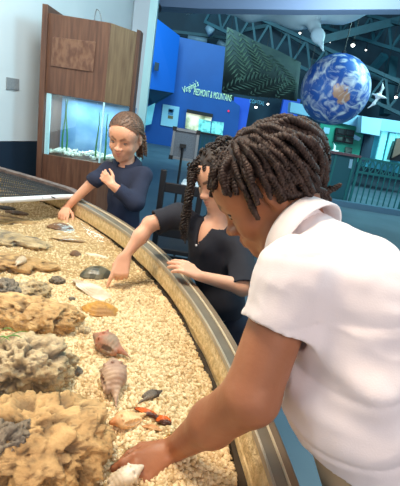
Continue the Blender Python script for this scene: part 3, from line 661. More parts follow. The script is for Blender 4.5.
# globe
def globe():
    t = thing('earth_globe', P(335, 90, 9.2), 'large hanging globe of the Earth in blue with white clouds', 'globe')
    rad = 33.5*9.2/400
    m = bpy.data.materials.new('earth'); m.use_nodes = True; nt = m.node_tree; b = nt.nodes['Principled BSDF']; b.inputs['Roughness'].default_value = .35
    tc = nt.nodes.new('ShaderNodeTexCoord')
    def noise(s, d, dist=0):
        n = nt.nodes.new('ShaderNodeTexNoise'); n.inputs['Scale'].default_value = s; n.inputs['Detail'].default_value = d; n.inputs['Distortion'].default_value = dist; nt.links.new(tc.outputs['Object'], n.inputs['Vector']); return n
    def ramp(src, a, b_, c0, c1):
        r_ = nt.nodes.new('ShaderNodeValToRGB'); r_.color_ramp.elements[0].position = a; r_.color_ramp.elements[1].position = b_; r_.color_ramp.elements[0].color = (*c0, 1); r_.color_ramp.elements[1].color = (*c1, 1); nt.links.new(src, r_.inputs[0]); return r_
    sea = ramp(noise(1.5, 3).outputs['Fac'], .35, .65, srgb(34, 82, 170), srgb(66, 120, 200))
    # the brown land mass faces the viewer
    land_at = nt.nodes.new('ShaderNodeVectorMath'); land_at.operation = 'DISTANCE'; nt.links.new(tc.outputs['Object'], land_at.inputs[0])
    dl = nrm(P(341, 93, 8.6)-P(335, 90, 9.2)); land_at.inputs[1].default_value = tuple(dl*rad)
    ad = nt.nodes.new('ShaderNodeMath'); ad.operation = 'MULTIPLY_ADD'; nt.links.new(noise(6, 5).outputs['Fac'], ad.inputs[0]); ad.inputs[1].default_value = .75; nt.links.new(land_at.outputs['Value'], ad.inputs[2])
    lm = ramp(ad.outputs[0], .50, .56, (1, 1, 1), (0, 0, 0))
    mx = nt.nodes.new('ShaderNodeMix'); mx.data_type = 'RGBA'; nt.links.new(lm.outputs[0], mx.inputs[0]); nt.links.new(sea.outputs[0], mx.inputs[6]); mx.inputs[7].default_value = (*srgb(188, 146, 118), 1)
    cl = ramp(noise(3.4, 9, 1.6).outputs['Fac'], .47, .66, (0, 0, 0), (1, 1, 1))
    m2 = nt.nodes.new('ShaderNodeMix'); m2.data_type = 'RGBA'; nt.links.new(cl.outputs[0], m2.inputs[0]); nt.links.new(mx.outputs[2], m2.inputs[6]); m2.inputs[7].default_value = (*srgb(225, 235, 245), 1)
    nt.links.new(m2.outputs[2], b.inputs['Base Color'])
    bm = bmesh.new(); bmesh.ops.create_uvsphere(bm, u_segments=64, v_segments=40, radius=rad); me = bpy.data.meshes.new('m'); bm.to_mesh(me); bm.free()
    o = bpy.data.objects.new('sphere', me); COL.objects.link(o); me.materials.append(m); o.parent = t; me.polygons.foreach_set('use_smooth', [True]*len(me.polygons))
    c = P(335, 90, 9.2); MB().tube([c+V(0, 0, rad), V(c[0]+.05, c[1], 8.04)], .012, 6).build('cable', M_frame, t)
    MB().tube([c+V(0, 0, rad-.01), c+V(0, 0, rad+.05)], .05, 10).build('cap', M_frame, t)
globe()

# ------------------------------------------------------------------ grey panel on a stand and black chair behind the tank
M_panel = mat('grey_mesh_fabric', srgb(112, 122, 134), .7, srgb(92, 102, 114), 90)
M_alu = mat('aluminium', srgb(150, 156, 162), .35, metal=.6)
M_blk = mat('black_plastic', srgb(18, 20, 24), .5)
YP = 4.6
st = thing('panel_stand', at(Py(180, 200, YP), 0), 'grey framed panel with black corners on a thin black stand', 'panel')
pq = [Py(175, 128.5, YP), Py(198.5, 132.5, YP), Py(195, 161, YP), Py(171, 157, YP)]
MB().prism(pq, (0, .03, 0)).build('panel', M_panel, st)
bm = MB()
for i in range(4): bm.bar(pq[i]-V(0, .006, 0), pq[(i+1) % 4]-V(0, .006, 0), .028, .03, up=(0, 1, 0))
bm.build('frame', M_alu, st)
for q in pq: MB().box(q-V(0, .008, 0), (.045, .045, .045)).build('corner_guard', M_blk, st)
pc = Py(183, 146, YP-.03); MB().tube([pc, at(pc, .03)], .013, 8).build('pole', M_blk, st)
MB().box(pc-V(0, .01, 0), (.07, .03, .04)).build('clamp', M_blk, st)
for a in (0, 2.1, 4.2): MB().bar(at(pc, .25), at(pc, .01)+V(.3*math.cos(a), .3*math.sin(a), 0), .016).build('leg', M_blk, st)
# black tall chair
YC = 2.35
ch = thing('ladder_back_chair', at(Py(180, 200, YC), 0), 'black ladder back chair behind the tank beside the middle girl', 'chair')
M_bw = mat('black_wood', srgb(26, 28, 34), .45)
pt0 = Py(164.3, 169.5, YC); px0 = pt0[0]
pt1 = Py(203, 178, YC); px1 = pt1[0]
cyd = .38
zt0 = pt0[2]
for x in (px0, px1):
    MB().bar((x-.0, YC, 0), (x, YC, zt0), .034, .034).build('leg', M_bw, ch, bevel=.004)
    MB().bar((x, YC+cyd, 0), (x, YC+cyd, .47), .034, .034).build('leg', M_bw, ch, bevel=.004)
zs = Py(166, 187, YC)[2]; zs2 = Py(166, 232, YC)[2]
for z in (zs, zs2): MB().box(((px0+px1)/2, YC, z), (px1-px0, .018, .058)).build('slat', M_bw, ch, bevel=.003)
MB().box(((px0+px1)/2, YC+cyd/2, .47), (px1-px0+.03, cyd+.03, .03)).build('seat', M_bw, ch, bevel=.004)
for z in (.18, .3): MB().bar((px0, YC+cyd, z), (px1, YC+cyd, z), .02).build('rung', M_bw, ch)
def copy_tree(o, parent=None):
    c = o.copy(); COL.objects.link(c); c.parent = parent
    for k in o.children: copy_tree(k, c)
    return c
ch['group'] = 'black ladder back chairs'
ch2 = copy_tree(ch); q = Pz(394, 250, zt0); ch2.location = (ch.location.x+q[0]-px0, ch.location.y+q[1]-YC, 0)
ch2['label'] = 'black ladder back chair at the frame edge, its corner showing beyond the white shirt'
# low white bench top behind
M_wt = mat('white_laminate', srgb(210, 222, 230), .4)
tb = thing('low_table', at(Py(190, 185, 3.6), 0), 'low table with a white top behind the black chair', 'table')
q0, q1 = Py(181, 184.5, 3.6), Py(215, 190, 3.6); z_ = q0[2]
MB().box(((q0[0]+q1[0])/2, 3.75, z_), (q1[0]-q0[0], .3, .03)).build('table_top', M_wt, tb, bevel=.004)
for x in (q0[0]+.03, q1[0]-.03):
    for y in (3.63, 3.87): MB().bar((x, y, 0), (x, y, z_-.01), .02).build('leg', M_blk, tb)
# ------------------------------------------------------------------ people
def skin_mat(name, col, col2, lip, brow):
    m = mat(name, col, .45, col2, 9, bump=.08, bscale=90, sub=.12, spec=.35)
    attr_mix(m, 'lip', lip); attr_mix(m, 'brow', brow); return m
class Head:
    def __init__(s, c, fwd, pitch, roll=0, sc=1.0):
        f0 = nrm((fwd[0], fwd[1], 0)); x0 = V(f0[1], -f0[0], 0); z0 = V(0, 0, 1)      # x0: to her right
        p = math.radians(pitch); y = f0*math.cos(p)-z0*math.sin(p); z = f0*math.sin(p)+z0*math.cos(p)
        q = math.radians(roll); x = x0*math.cos(q)+z*math.sin(q); z = np.cross(x, y)
        s.c, s.R, s.s, s.top = V(*c), np.array([x, y, z]), sc, .080
    def w(s, *p): return s.c+s.s*(V(*p)@s.R)
    def d(s, *p): return V(*p)@s.R
    def loc(s, q): return (q-s.c)@s.R.T/s.s
    def E(s, c, r, k=.02, neg=False): return ell(s.w(*c), V(*r)*s.s, k*s.s, s.R, neg)
    def Cn(s, a, b, ra, rb, k=.02, neg=False): return cone(s.w(*a), s.w(*b), ra*s.s, rb*s.s, k*s.s, neg=neg)
    def prims(s, smile=0):
        L = [s.E((0, -.012, .030), (.076, .094, s.top), .01), s.E((0, .036, -.018), (.058, .050, .066), .03), s.E((0, .046, -.070), (.036, .034, .032), .03)]
        for g in (-1, 1):
            L += [s.Cn((g*.052, .002, -.040), (g*.024, .052, -.082), .020, .016, .025), s.E((g*.034, .056, -.032), (.025, .025, .023), .02)]
        L += [s.E((0, .040, .036), (.060, .046, .044), .03)]
        for g in (-1, 1):
            L += [s.Cn((g*.013, .081, .018), (g*.043, .068, .018), .006, .005, .014), s.E((g*.030, .094, .0), (.018, .013, .013), .008, True)]
            L += [s.E((g*.030, .066, .0), (.0145, .0155, .0125), .003)]
        L += [s.Cn((0, .080, .006), (0, .098, -.026), .0055, .0090, .010), s.Cn((0, .102, -.028), (0, .092, -.034), .0095, .008, .006)]
        for g in (-1, 1): L += [s.E((g*.0125, .093, -.031), (.0085, .010, .008), .006)]
        L += [s.E((0, .078, -.060), (.026, .016, .018), .015)]
        for q in s.lips(smile): L.append(s.Cn(*q[:4], .004))
        L += [s.E((0, .078, -.090), (.016, .014, .014), .02)]
        for g in (-1, 1): L += [s.E((g*.076, -.010, -.004), (.008, .018, .030), .008), s.E((g*.085, -.006, -.002), (.006, .009, .016), .004, True)]
        return L
    def lips(s, smile):
        o = []; z1 = smile*.008; wd = .019+.006*smile
        for g in (-1, 1): o += [((0, .0935, -.0545), (g*wd, .082-.004*smile, -.0575+z1), .0052, .003), ((0, .092, -.0640), (g*wd*.9, .082-.004*smile, -.0590+z1), .0062, .003)]
        return o
    def masks(s, smile, cut=.0015):
        def lip(v):
            l = s.loc(v); d = np.full(len(v), 9.)
            for a, b, ra, rb in s.lips(smile): d = np.minimum(d, pd(cone(a, b, ra, rb), l))
            return np.clip(1-d/cut/1.5, 0, 1)*(l[:, 1] > .078)
        def brow(v):
            l = s.loc(v); d = np.full(len(v), 9.)
            for g in (-1, 1):
                d = np.minimum(d, pd(cone((g*.014, .092, .019), (g*.030, .086, .026), .004, .0045), l)); d = np.minimum(d, pd(cone((g*.030, .086, .026), (g*.047, .070, .021), .004, .002), l))
            return np.clip(1-d/.003, 0, 1)*.8
        return {'lip': lip, 'brow': brow}
    def eyes(s, parent, open_=.6, down=.35):
        for g in (-1, 1):
            c = s.w(g*.030, .0745, -.0005); ax = [s.d(1, 0, 0), s.d(0, 1, 0), s.d(0, 0, 1)]
            o = organic('eye', [ell(c, V(.0125, .0095, .0090*open_)*s.s, ax=np.array(ax))], .0012, M_eyew, parent)
            c2 = s.w(g*.030, .0795, -.001-.004*down); organic('iris', [ell(c2, V(.0066, .0046, .0076*open_)*s.s, ax=np.array(ax))], .0010, M_iris, o)
            bm = MB(); bm.tube([s.w(g*(.030+.0135*math.cos(t)), .0835-.006*abs(math.cos(t)), .001+.0075*open_*math.sin(t)) for t in np.linspace(.1, PI-.1, 8)], .0013*s.s, 5); bm.build('eyelash', M_lash, parent, True)
M_eyew = mat('eye_white', srgb(150, 128, 116), .4); M_iris = mat('brown_iris', srgb(40, 24, 16), .15); M_lash = mat('lashes', srgb(20, 12, 10), .6)
def hand(wr, d, n, t, s=1.0, curl=(.4, .4, .4, .4), spread=.12, thumb=.5, k=.004, tfold=0.0):
    wr, d = V(*wr), nrm(d); n = V(*n); n = nrm(n-d*np.dot(n, d)); t0 = np.cross(n, d); t = t0 if np.dot(t0, V(*t)) > 0 else -t0
    L = []; off = (.0235, .008, -.008, -.0225); ln = (.058, .064, .060, .046); base = (.066, .069, .066, .059)
    for i in range(4):
        kn = wr+s*(d*base[i]+t*off[i])
        L.append(cone(wr+s*(d*.008+t*off[i]*.45), kn, .0125*s, .0095*s, .010*s, sq=(n, .85)))
    K = []
    for i in range(4):
        kn = wr+s*(d*base[i]+t*off[i]); a = curl[i]; dd = nrm(d+t*spread*off[i]/.0235*.7); p = kn; ang = 0
        for j, (f, q) in enumerate(((.44, .9), (.32, 1.1), (.24, .8))):
            ang += a*q; v = dd*math.cos(ang)-n*math.sin(ang); e = p+v*ln[i]*f*s
            r0_, r1_ = (.0084, .0076, .0068, .0058)[j]*s, (.0084, .0076, .0068, .0058)[j+1]*s
            L.append(cone(p, e, r0_, r1_, .0035*s)); p = e
    b0 = wr+s*(d*.012+t*.016-n*.003); m = b0+s*.034*nrm(d*.75+t*(.75-tfold)-n*.25*thumb); m2 = m+s*.027*nrm(d*.95+t*(.35-tfold)-n*.4*thumb); e = m2+s*.022*nrm(d*1.0+t*(.1-tfold)-n*.5*thumb)
    L += [cone(b0, m, .0125*s, .0098*s, .010*s), cone(m, m2, .0096*s, .0082*s, .004*s), cone(m2, e, .0082*s, .0062*s, .003*s)]
    return L
def hairpath(H, root, L, step, grav, flow, off, crown, rng, wob=.25, Er=(.080, .098, .085), Ec=(0, -.012, .03), extra=()):
    g = H.R@V(0, 0, -1); p = V(*root); pts = [p.copy()]; E_, C_ = V(*Er), V(*Ec); w = nrm(rng.normal(size=3)); v0 = None
    for i in range(int(L/step)):
        n_ = nrm((p-C_)/(E_*E_)); T = (p-V(*crown)); T = T-n_*np.dot(T, n_); T = T/max(1e-6, np.linalg.norm(T))
        t = i*step/L; w = nrm(w+.35*rng.normal(size=3))
        v = flow*(1-t*.6)*T+grav*g*(.25+t)+wob*w
        if v0 is not None: v = v*.5+v0*.5
        v = nrm(v); v0 = v; p = p+v*step
        o = off*min(1, (i+1)*step/.02); q = (p-C_)/(E_+o); k = np.linalg.norm(q)
        if k < 1: p = C_+(E_+o)*q/k
        for (c, rad) in extra:                        # keep clear of the neck
            e = p-V(*c); k = np.linalg.norm(e)
            if k < rad: p = V(*c)+e/k*rad
        pts.append(p.copy())
    return pts
def smooth(pts, n):
    pts = np.array(pts); t = np.linspace(0, len(pts)-1, n); i = np.minimum(t.astype(int), len(pts)-2); f = (t-i)[:, None]
    q = pts[i]*(1-f)+pts[i+1]*f
    for _ in range(2): q[1:-1] = (q[:-2]+2*q[1:-1]+q[2:])/4
    return q
class TubeSet:                                        # many tubes, quick
    def __init__(s): s.v = []; s.f = []; s.n = 0
    def add(s, pts, r, k=6):
        pts = np.asarray(pts); n = len(pts); T = np.gradient(pts, axis=0); T /= np.maximum(1e-9, np.linalg.norm(T, axis=1, keepdims=True))
        ref = V(.31, .52, .79); x = np.cross(T, ref); x /= np.maximum(1e-6, np.linalg.norm(x, axis=1, keepdims=True)); y = np.cross(T, x)
        a = np.linspace(0, 2*PI, k, endpoint=False); r = np.broadcast_to(r, (n,))
        v = pts[:, None]+r[:, None, None]*(np.cos(a)[None, :, None]*x[:, None]+np.sin(a)[None, :, None]*y[:, None])
        I = np.arange(n*k).reshape(n, k); J = np.roll(I, -1, 1)
        s.v.append(v.reshape(-1, 3)); s.f.append(np.stack([I[:-1], J[:-1], J[1:], I[1:]], -1).reshape(-1, 4)+s.n); s.n += n*k
    def surf(s, v, f): s.v.append(np.asarray(v)); s.f.append(np.asarray(f)+s.n); s.n += len(v)
    def build(s, name, m, parent): return link(name, mesh_np(np.concatenate(s.v), np.concatenate(s.f)), m, parent, True)
def strand2(ts, H, pts, R, pitch, r, taper=.35, ph=0, k=6, n=None):     # rope of two strands
    L = sum(np.linalg.norm(pts[i+1]-pts[i]) for i in range(len(pts)-1)); n = n or int(L/.0024); q = smooth(pts, n)
    T = np.gradient(q, axis=0); T /= np.linalg.norm(T, axis=1, keepdims=True); x = np.cross(T, V(.31, .52, .79)); x /= np.linalg.norm(x, axis=1, keepdims=True); y = np.cross(T, x)
    t = np.linspace(0, 1, n); tp = 1-taper*np.clip((t-.55)/.45, 0, 1)**1.5
    for g in (0, PI):
        a = ph+g+t*L*2*PI/pitch; c = q+R*tp[:, None]*(np.cos(a)[:, None]*x+np.sin(a)[:, None]*y)
        ts.add(np.array([H.w(*p) for p in c]), r*tp*H.s, k)
def scalp(n, keep, Er=(.080, .098, .085), Ec=(0, -.012, .03)):
    o = []; ga = PI*(3-5**.5)
    for i in range(n):
        z = 1-2*(i+.5)/n; a = i*ga; q = math.sqrt(1-z*z); p = V(*Ec)+V(q*math.cos(a), q*math.sin(a), z)*V(*Er)
        if keep(p): o.append(p)
    return o
def capmesh(ts, H, keep, Er=(.080, .098, .085), Ec=(0, -.012, .03), off=.002, bump=0, nu=110, nv=80):
    U, W = np.meshgrid(np.linspace(0, 2*PI, nu, endpoint=False), np.linspace(.0, PI*.86, nv), indexing='ij')
    d = np.stack([np.sin(W)*np.cos(U), np.sin(W)*np.sin(U), np.cos(W)], -1).reshape(-1, 3); p = V(*Ec)+d*(V(*Er)+off)
    if bump: p = p+d*(bump*vnoise(np.stack([U.ravel()*9, W.ravel()*1.2, W.ravel()*0], -1), 3))[:, None]
    kp = np.array([keep(q) for q in p]).reshape(nu, nv); I = np.arange(nu*nv).reshape(nu, nv); J = np.roll(I, -1, 0); K = kp & np.roll(kp, -1, 0)
    f = np.stack([I[:, :-1], I[:, 1:], J[:, 1:], J[:, :-1]], -1)[K[:, :-1] & K[:, 1:]]
    ts.surf(np.array([H.w(*q) for q in p]), f)
def sl(q): q['slv'] = True; return q
def clothes(name, outer, inner_th, m, parent, h, holes=(), fold=None, th=.006):
    # hollow garment: prims with cuts outside, the same without cuts as the hollow
    fd = fold or (lambda p: 0)
    def fn(p):
        o = sdf(outer, p)+fd(p); i = sdf([q for q in outer if q.get('slv')], p, cuts=False)+fd(p)+th
        d = np.maximum(o, -i)
        for q in holes: d = np.maximum(d, -pd(q, p))
        return d
    return organic(name, outer, h, m, parent, fn=fn, margin=.02)
def collar(name, c, up, fw_, r1, r2, m, parent, drop=.03, gap=.35, rise=.012, w=1.0):
    # folded polo collar: a band that rises round the neck, folds over and falls outwards, open in front
    c, up = V(*c), nrm(up); f = nrm(V(*fw_)-up*np.dot(V(*fw_), up)); s_ = np.cross(up, f); n = 56; vs = []
    for a in np.linspace(gap, 2*PI-gap, n):
        e = f*math.cos(a)+s_*math.sin(a)*w; fr_ = (1+math.cos(a))/2; dz = -up*.022*fr_
        tip = 1+.35*fr_**3
        for rr_, zz_ in ((r1+.001, -.02), (r1, .0), (r1+.001, rise), (r1+.005, rise+.003), (r1+.009, rise), (r2, rise-drop*tip), (r2+.003, rise-drop*tip-.002), (r2+.0045, rise-drop*tip+.001), (r1+.014, rise+.001), (r1+.006, rise+.008), (r1-.003, rise+.003), (r1-.004, -.0), (r1-.003, -.02)):
            vs.append(c+e*rr_+up*zz_+dz)
    k = 13; fs = [(i*k+j, i*k+(j+1) % k, (i+1)*k+(j+1) % k, (i+1)*k+j) for i in range(n-1) for j in range(k)]+[tuple(range(k)), tuple(range((n-1)*k, n*k))[::-1]]
    o = MB().add(vs, fs).build(name, m, parent, True); return o
def legs(hp, side, fw_, zhip, hw=.065, r=.066, knee=.0):
    L = []; T = []; S = []
    for g in (-1, 1):
        h_ = V(hp[0], hp[1], zhip)+side*hw*g; kn = at(h_, .34)+fw_*knee; an = at(h_, .07)-fw_*.01
        L += [cone(h_, kn, r*.85, .042, .02), cone(kn, an, .040, .028, .02), cone(an, at(an, .035)+fw_*.06, .028, .02, .02)]
        T += [cone(h_, kn, r, .060, .02), cone(kn, at(kn, .06), .058, .052, .02, cut=[(at(kn, .085), V(0, 0, -1))])]
        S.append([cone(at(an, .034)-fw_*.02, at(an, .030)+fw_*.085, .031, .029, .01, sq=(V(0, 0, 1), .85)), cone(at(an, .05), at(an, .075), .036, .036, .015)])
    return L, T, S

# ---------------- nearest girl
HA = Head(P(268, 189, .765), (-.99, .13), 45, 0, 1.04)
HA.top = .074; NA = P(298, 236, .715); SL = P(293, 278, .595); SR = P(366, 268, .765)
EL = P(251, 396, .60); WR = P(174, 449, .755)
nup = nrm(P(258, 196, .775)-P(298, 236, .715))
CH = P(349, 305, .655); WA_ = P(350, 390, .635); HP = P(388, 500, .665)
fa = nrm(V(-.72, .69, 0)); sa = V(-fa[1], fa[0], 0)                    # sa: to her left
M_skinA = skin_mat('warm_brown_skin', srgb(168, 112, 82), srgb(152, 98, 70), srgb(140, 78, 66), srgb(40, 26, 20))
g1 = thing('person', at(HP, 0), 'nearest girl, in a white polo shirt with short dark twists, reaching into the tank', 'person')
hd = Pg(116, 481, .012); dA = nrm(hd-WR)
upA = nrm(V(.35, -.35, 1))
torsoA = [cone(CH, WA_, .100, .098, .04), cone(WA_, HP, .098, .104, .03), cone(SL, SR, .052, .060, .05), cone((SL+SR)/2-V(0, 0, .03), CH, .088, .098, .06), cone(NA-nup*.02, (SL+SR)/2, .058, .07, .05)]
lg, tr, sh = legs(HP, sa, fa, HP[2]-.04, .062, .072)
bodyA = HA.prims()+[cone(HA.w(0, -.032, -.03), NA+V(0, 0, -.03), .050, .056, .02)]
bodyA += [dict(q, ra=q['ra']-.016, rb=q['rb']-.016) for q in torsoA]
bodyA += [cone(SL, EL, .042, .0425, .02), cone(EL, EL*.55+WR*.45, .0425, .0365, .012), cone(EL*.55+WR*.45, WR, .0365, .0215, .02), cone(WR, WR+dA*.02, .0205, .019, .012, sq=(upA, .85))]
bodyA += hand(WR+dA*.012, dA, upA, V(-.3, 1, 0), .95, (.45, .42, .48, .55), .08, .9, tfold=.3)
ERa = SR+V(.06, .0, -.21); WRa = ERa+V(-.10, .16, -.08)                 # her other arm hangs in front of her, hidden
bodyA += [cone(SR, ERa, .040, .036, .02), cone(ERa, WRa, .036, .021, .02)]+hand(WRa, nrm(WRa-ERa), V(.5, 0, 1), V(-1, 0, 0), .9)+lg
organic('body', bodyA, .003, M_skinA, g1, HA.masks(0)); HA.eyes(g1, .5, .8)
M_whiteshirt = mat('white_pique_cotton', srgb(236, 226, 226), .75, srgb(228, 216, 216), 3, bump=.06, bscale=400)
ua = nrm(EL-SL); cuff = SL+(EL-SL)*.40
ub = nrm(ERa-SR)
def foldA(p):
    q = (p-HP); a = q@V(.55, .25, 0); z = p[:, 2]
    f = .0075*np.sin(58*(z+.25*a+.02*np.sin(a*60)))*np.exp(-((z-.93)/.055)**2)
    f += .0065*np.sin(46*(z-.55*a)+1.0)*np.exp(-((z-.80)/.07)**2)
    f += .009*np.abs(fbm(p*V(9, 9, 24)+V(3, 1, 0), 2, 4))+.003*fbm(p*V(30, 30, 18), 2, 9)
    f += .006*(1-np.abs(np.sin(34*(z-.30*a)+2.2)))**3*np.clip((a+.3)*3, .3, 1)
    return f
shirtA = [dict(q) for q in torsoA]; hem = HP+V(0, 0, -.005)
shirtA[1] = cone(WA_, HP+V(0, 0, -.04), .100, .116, .03, cut=[(P(318, 462, .60), nrm(fa*.35+V(0, 0, -1)))])
shirtA += [sl(cone(SL-ua*.01, SL+ua*.25, .054, .058, .03, cut=[(cuff, ua)])), sl(cone(SR, SR+ub*.25, .056, .058, .03, cut=[(SR+ub*.1, ub)]))]
shA = clothes('polo_shirt', shirtA, 0, M_whiteshirt, g1, .003, holes=[cone(NA-nup*.01, NA+nup*.2, .056, .056)], fold=foldA)
collar('collar', NA+nup*.010, nup, fa-V(0, 0, .6), .058, .080, M_whiteshirt, shA, .036, .25, .012)
# cuff hem stitch
def ringline(c, ax, rad, r_, n=40):
    ax = nrm(ax); x = nrm(np.cross(ax, (.3, .5, .8))); y = np.cross(ax, x); return [c+rad*(math.cos(a)*x+math.sin(a)*y) for a in np.linspace(0, 2*PI, n)]
M_tan = mat('tan_twill', srgb(206, 178, 142), .8, srgb(190, 162, 128), 5, bump=.05, bscale=300)
trA = [cone(HP*.45+WA_*.55, HP, .091, .098, .03)]+tr
organic('trousers', trA, .004, M_tan, g1)
M_shoe = mat('black_shoe', srgb(24, 24, 28), .4)
for s_ in sh: organic('shoe', s_, .004, M_shoe, g1)
# bracelet
M_gold = mat('gold', srgb(214, 170, 96), .25, metal=1)
wd_ = nrm(WR-EL); bc = WR+wd_*.004; rl_ = ringline(bc, wd_+V(.1, .15, .0), .0262, .001, 34)
bm = MB(); bm.tube(rl_, .0011, 5); [bm.tube([p, p+V(0, 0, .0001)+nrm(p-bc)*.0022], .0018, 6) for p in rl_[::3]]; bm.build('bracelet', M_gold, g1, True)
# twists
M_hairA = mat('black_brown_hair', srgb(70, 52, 45), .6, srgb(46, 34, 30), 60, spec=.35)
ErA = (.080, .098, .076)
def keepA(p):
    x, y, z = p
    if y > .035: return z > .062-(y-.035)*.1
    if y > -.012: return z > .030+(y+.012)*.45
    return z > -.055+max(0, (y+.07))*.9
rng = np.random.default_rng(11); ts = TubeSet(); capmesh(ts, HA, keepA, ErA, off=.003)
crown = (-.01, .0, .112)
nk = [(HA.loc(NA[None])[0]*.45+V(0, -.03, -.07)*.55, .066), (HA.loc(NA[None])[0], .075)]
for p in scalp(300, keepA, ErA):
    dist = np.linalg.norm(p-V(*crown)); L = (.060+.028*rng.random())+(.02 if p[1] < 0 else 0)
    if p[1] > .02: L *= .55 if p[1] < .04 else .26
    pts = hairpath(HA, p, L, .005, .32, 1.0, rng.uniform(.004, .018)*(.5 if p[2] > .085 else 1.0 if p[2] > .03 else .8), crown, rng, .25, Er=ErA, extra=nk)
    strand2(ts, HA, pts, .0036, .0115, .0042, .35, rng.random()*6)
ts.build('hair', M_hairA, g1)

# ---------------- middle girl
HB = Head(P(222, 177, 1.42), (-.72, -.66), 27, -4, 1.0)
M_skinB = skin_mat('light_skin', srgb(226, 176, 148), srgb(214, 160, 132), srgb(186, 96, 90), srgb(60, 40, 32))
NB = P(216, 226, 1.45); SBR = P(178, 216, 1.47); SBL = P(240, 250, 1.42)   # her right (left in the picture), her left
g2 = thing('person', at(P(215, 300, 1.52), 0), 'girl in a navy polo shirt with long dark curls pointing at a shell', 'person')
tipB = Pg(114, 290, .004); WB = P(126, 255, 1.40); EB = P(150, 224, 1.44)
CB = P(214, 262, 1.50); WBb = P(222, 300, 1.52); HB_ = at(WBb+V(.02, .03, 0), .56)
fb = nrm(V(-.62, -.78, 0)); sb = V(-fb[1], fb[0], 0)
torsoB = [cone(CB, WBb, .082, .078, .04), cone(WBb, HB_, .080, .088, .03), cone(SBR, SBL, .040, .040, .05), cone((SBL+SBR)/2-V(0, 0, .05), CB, .066, .08, .05)]
dB = nrm(tipB-WB)
lg, tr, sh = legs(HB_, sb, fb, HB_[2]-.02, .055, .062)
EBL = P(243, 287, 1.33); WBL = P(199, 276, 1.305)
bodyB = HB.prims()+[cone(HB.w(0, -.028, -.03), NB+V(0, 0, -.03), .038, .044, .02)]+[dict(q, ra=q['ra']-.012, rb=q['rb']-.012) for q in torsoB]
nB = nrm(V(.1, -.55, .8))
bodyB += [cone(SBR, EB, .033, .028, .02), cone(EB, EB*.6+WB*.4, .0275, .025, .01), cone(EB*.6+WB*.4, WB, .025, .0165, .02)]+hand(WB+dB*.004, dB, nB, V(-1, -.2, .2), .95, (.06, .95, 1.05, 1.05), .1, .9, tfold=.45)
dBL = nrm(P(181, 266, 1.30)-WBL)
bodyB += [cone(SBL, EBL, .033, .028, .02), cone(EBL, WBL, .028, .017, .02)]+hand(WBL, dBL, V(.1, -.35, 1), V(0, 1, .2), .86, (.28, .25, .28, .32), .2, .5)+lg
organic('body', bodyB, .0032, M_skinB, g2, HB.masks(.3)); HB.eyes(g2, .6, .6)
M_navyc = mat('navy_cotton', srgb(30, 32, 44), .85, srgb(24, 26, 38), 4, bump=.05, bscale=400)
def foldB(p): return .004*fbm(p*V(14, 14, 10), 3, 2)+.003*np.sin(50*(p[:, 2]+p[:, 0]*.8))*np.exp(-((p[:, 2]-.82)/.07)**2)
u1 = nrm(EB-SBR); u2 = nrm(EBL-SBL)
shirtB = [dict(q) for q in torsoB]; shirtB[1] = cone(WBb, HB_, .082, .094, .03, cut=[(HB_+V(0, 0, .02), V(0, 0, -1))])
shirtB += [sl(cone(SBR, SBR+u1*.2, .043, .046, .03, cut=[(SBR+(EB-SBR)*.80, u1)])), sl(cone(SBL, SBL+u2*.24, .043, .052, .03, cut=[(SBL+(EBL-SBL)*1.02, u2)]))]
nb_ = nrm(HB.w(0, -.03, -.05)-NB+V(0, 0, .05))
opn = NB+fb*.055
s2 = clothes('polo_shirt', shirtB, 0, M_navyc, g2, .0035, holes=[cone(NB-V(0, 0, .02), NB+V(0, 0, .15), .047, .05), cone(NB+fb*.05+V(0, 0, .03), NB+fb*.085-V(0, 0, .055), .028, .008)], fold=foldB)
collar('collar', NB+V(0, 0, .008)+fb*.006, V(-.10, -.35, 1), fb, .050, .086, M_navyc, s2, .032, .42, .012)
bp2 = NB+fb*.094-V(0, 0, .062)
for kk in (0,): organic('button', [ell(bp2, (.0045, .0045, .0045), .01)], .0015, mat('pearl_button', srgb(220, 220, 225), .3), s2)
M_navyt = mat('navy_twill', srgb(32, 40, 58), .85)
organic('trousers', [cone(HB_+V(0, 0, .03), HB_, .080, .082, .03, cut=[(HB_+V(0, 0, .04), V(0, 0, 1))])]+tr, .005, M_navyt, g2)
for s_ in sh: organic('shoe', s_, .004, M_shoe, g2)
M_hairB = mat('dark_curly_hair', srgb(52, 38, 32), .6, srgb(34, 24, 20), 60)
def keepB(p):
    x, y, z = p
    if y > .03: return z > .062
    if y > -.01: return z > .035+(y+.01)*.6
    return z > -.05
rng = np.random.default_rng(5); ts = TubeSet(); capmesh(ts, HB, keepB, off=.003)
nkB = [(HB.loc(NB[None])[0]*.5+V(0, -.03, -.07)*.5, .055), (HB.loc(NB[None])[0]-V(0, 0, .02), .075), (HB.loc(SBR[None])[0]*.6+HB.loc(NB[None])[0]*.4-V(0, 0, .01), .062)]
fx = lambda p: p
for p in scalp(190, keepB):
    L = .20+.10*rng.random()
    if p[1] > -.03: L = .055
    if p[1] > .04: L = .03
    pts = hairpath(HB, p, L, .008, 1.6, .9, rng.uniform(.006, .018), (0, .07, .10) if p[1] > -.03 else (0, -.01, .125), rng, .25, extra=nkB)
    strand2(ts, HB, pts, .0055, .020, .0038, .5, rng.random()*6, n=max(10, int(L/.003)))
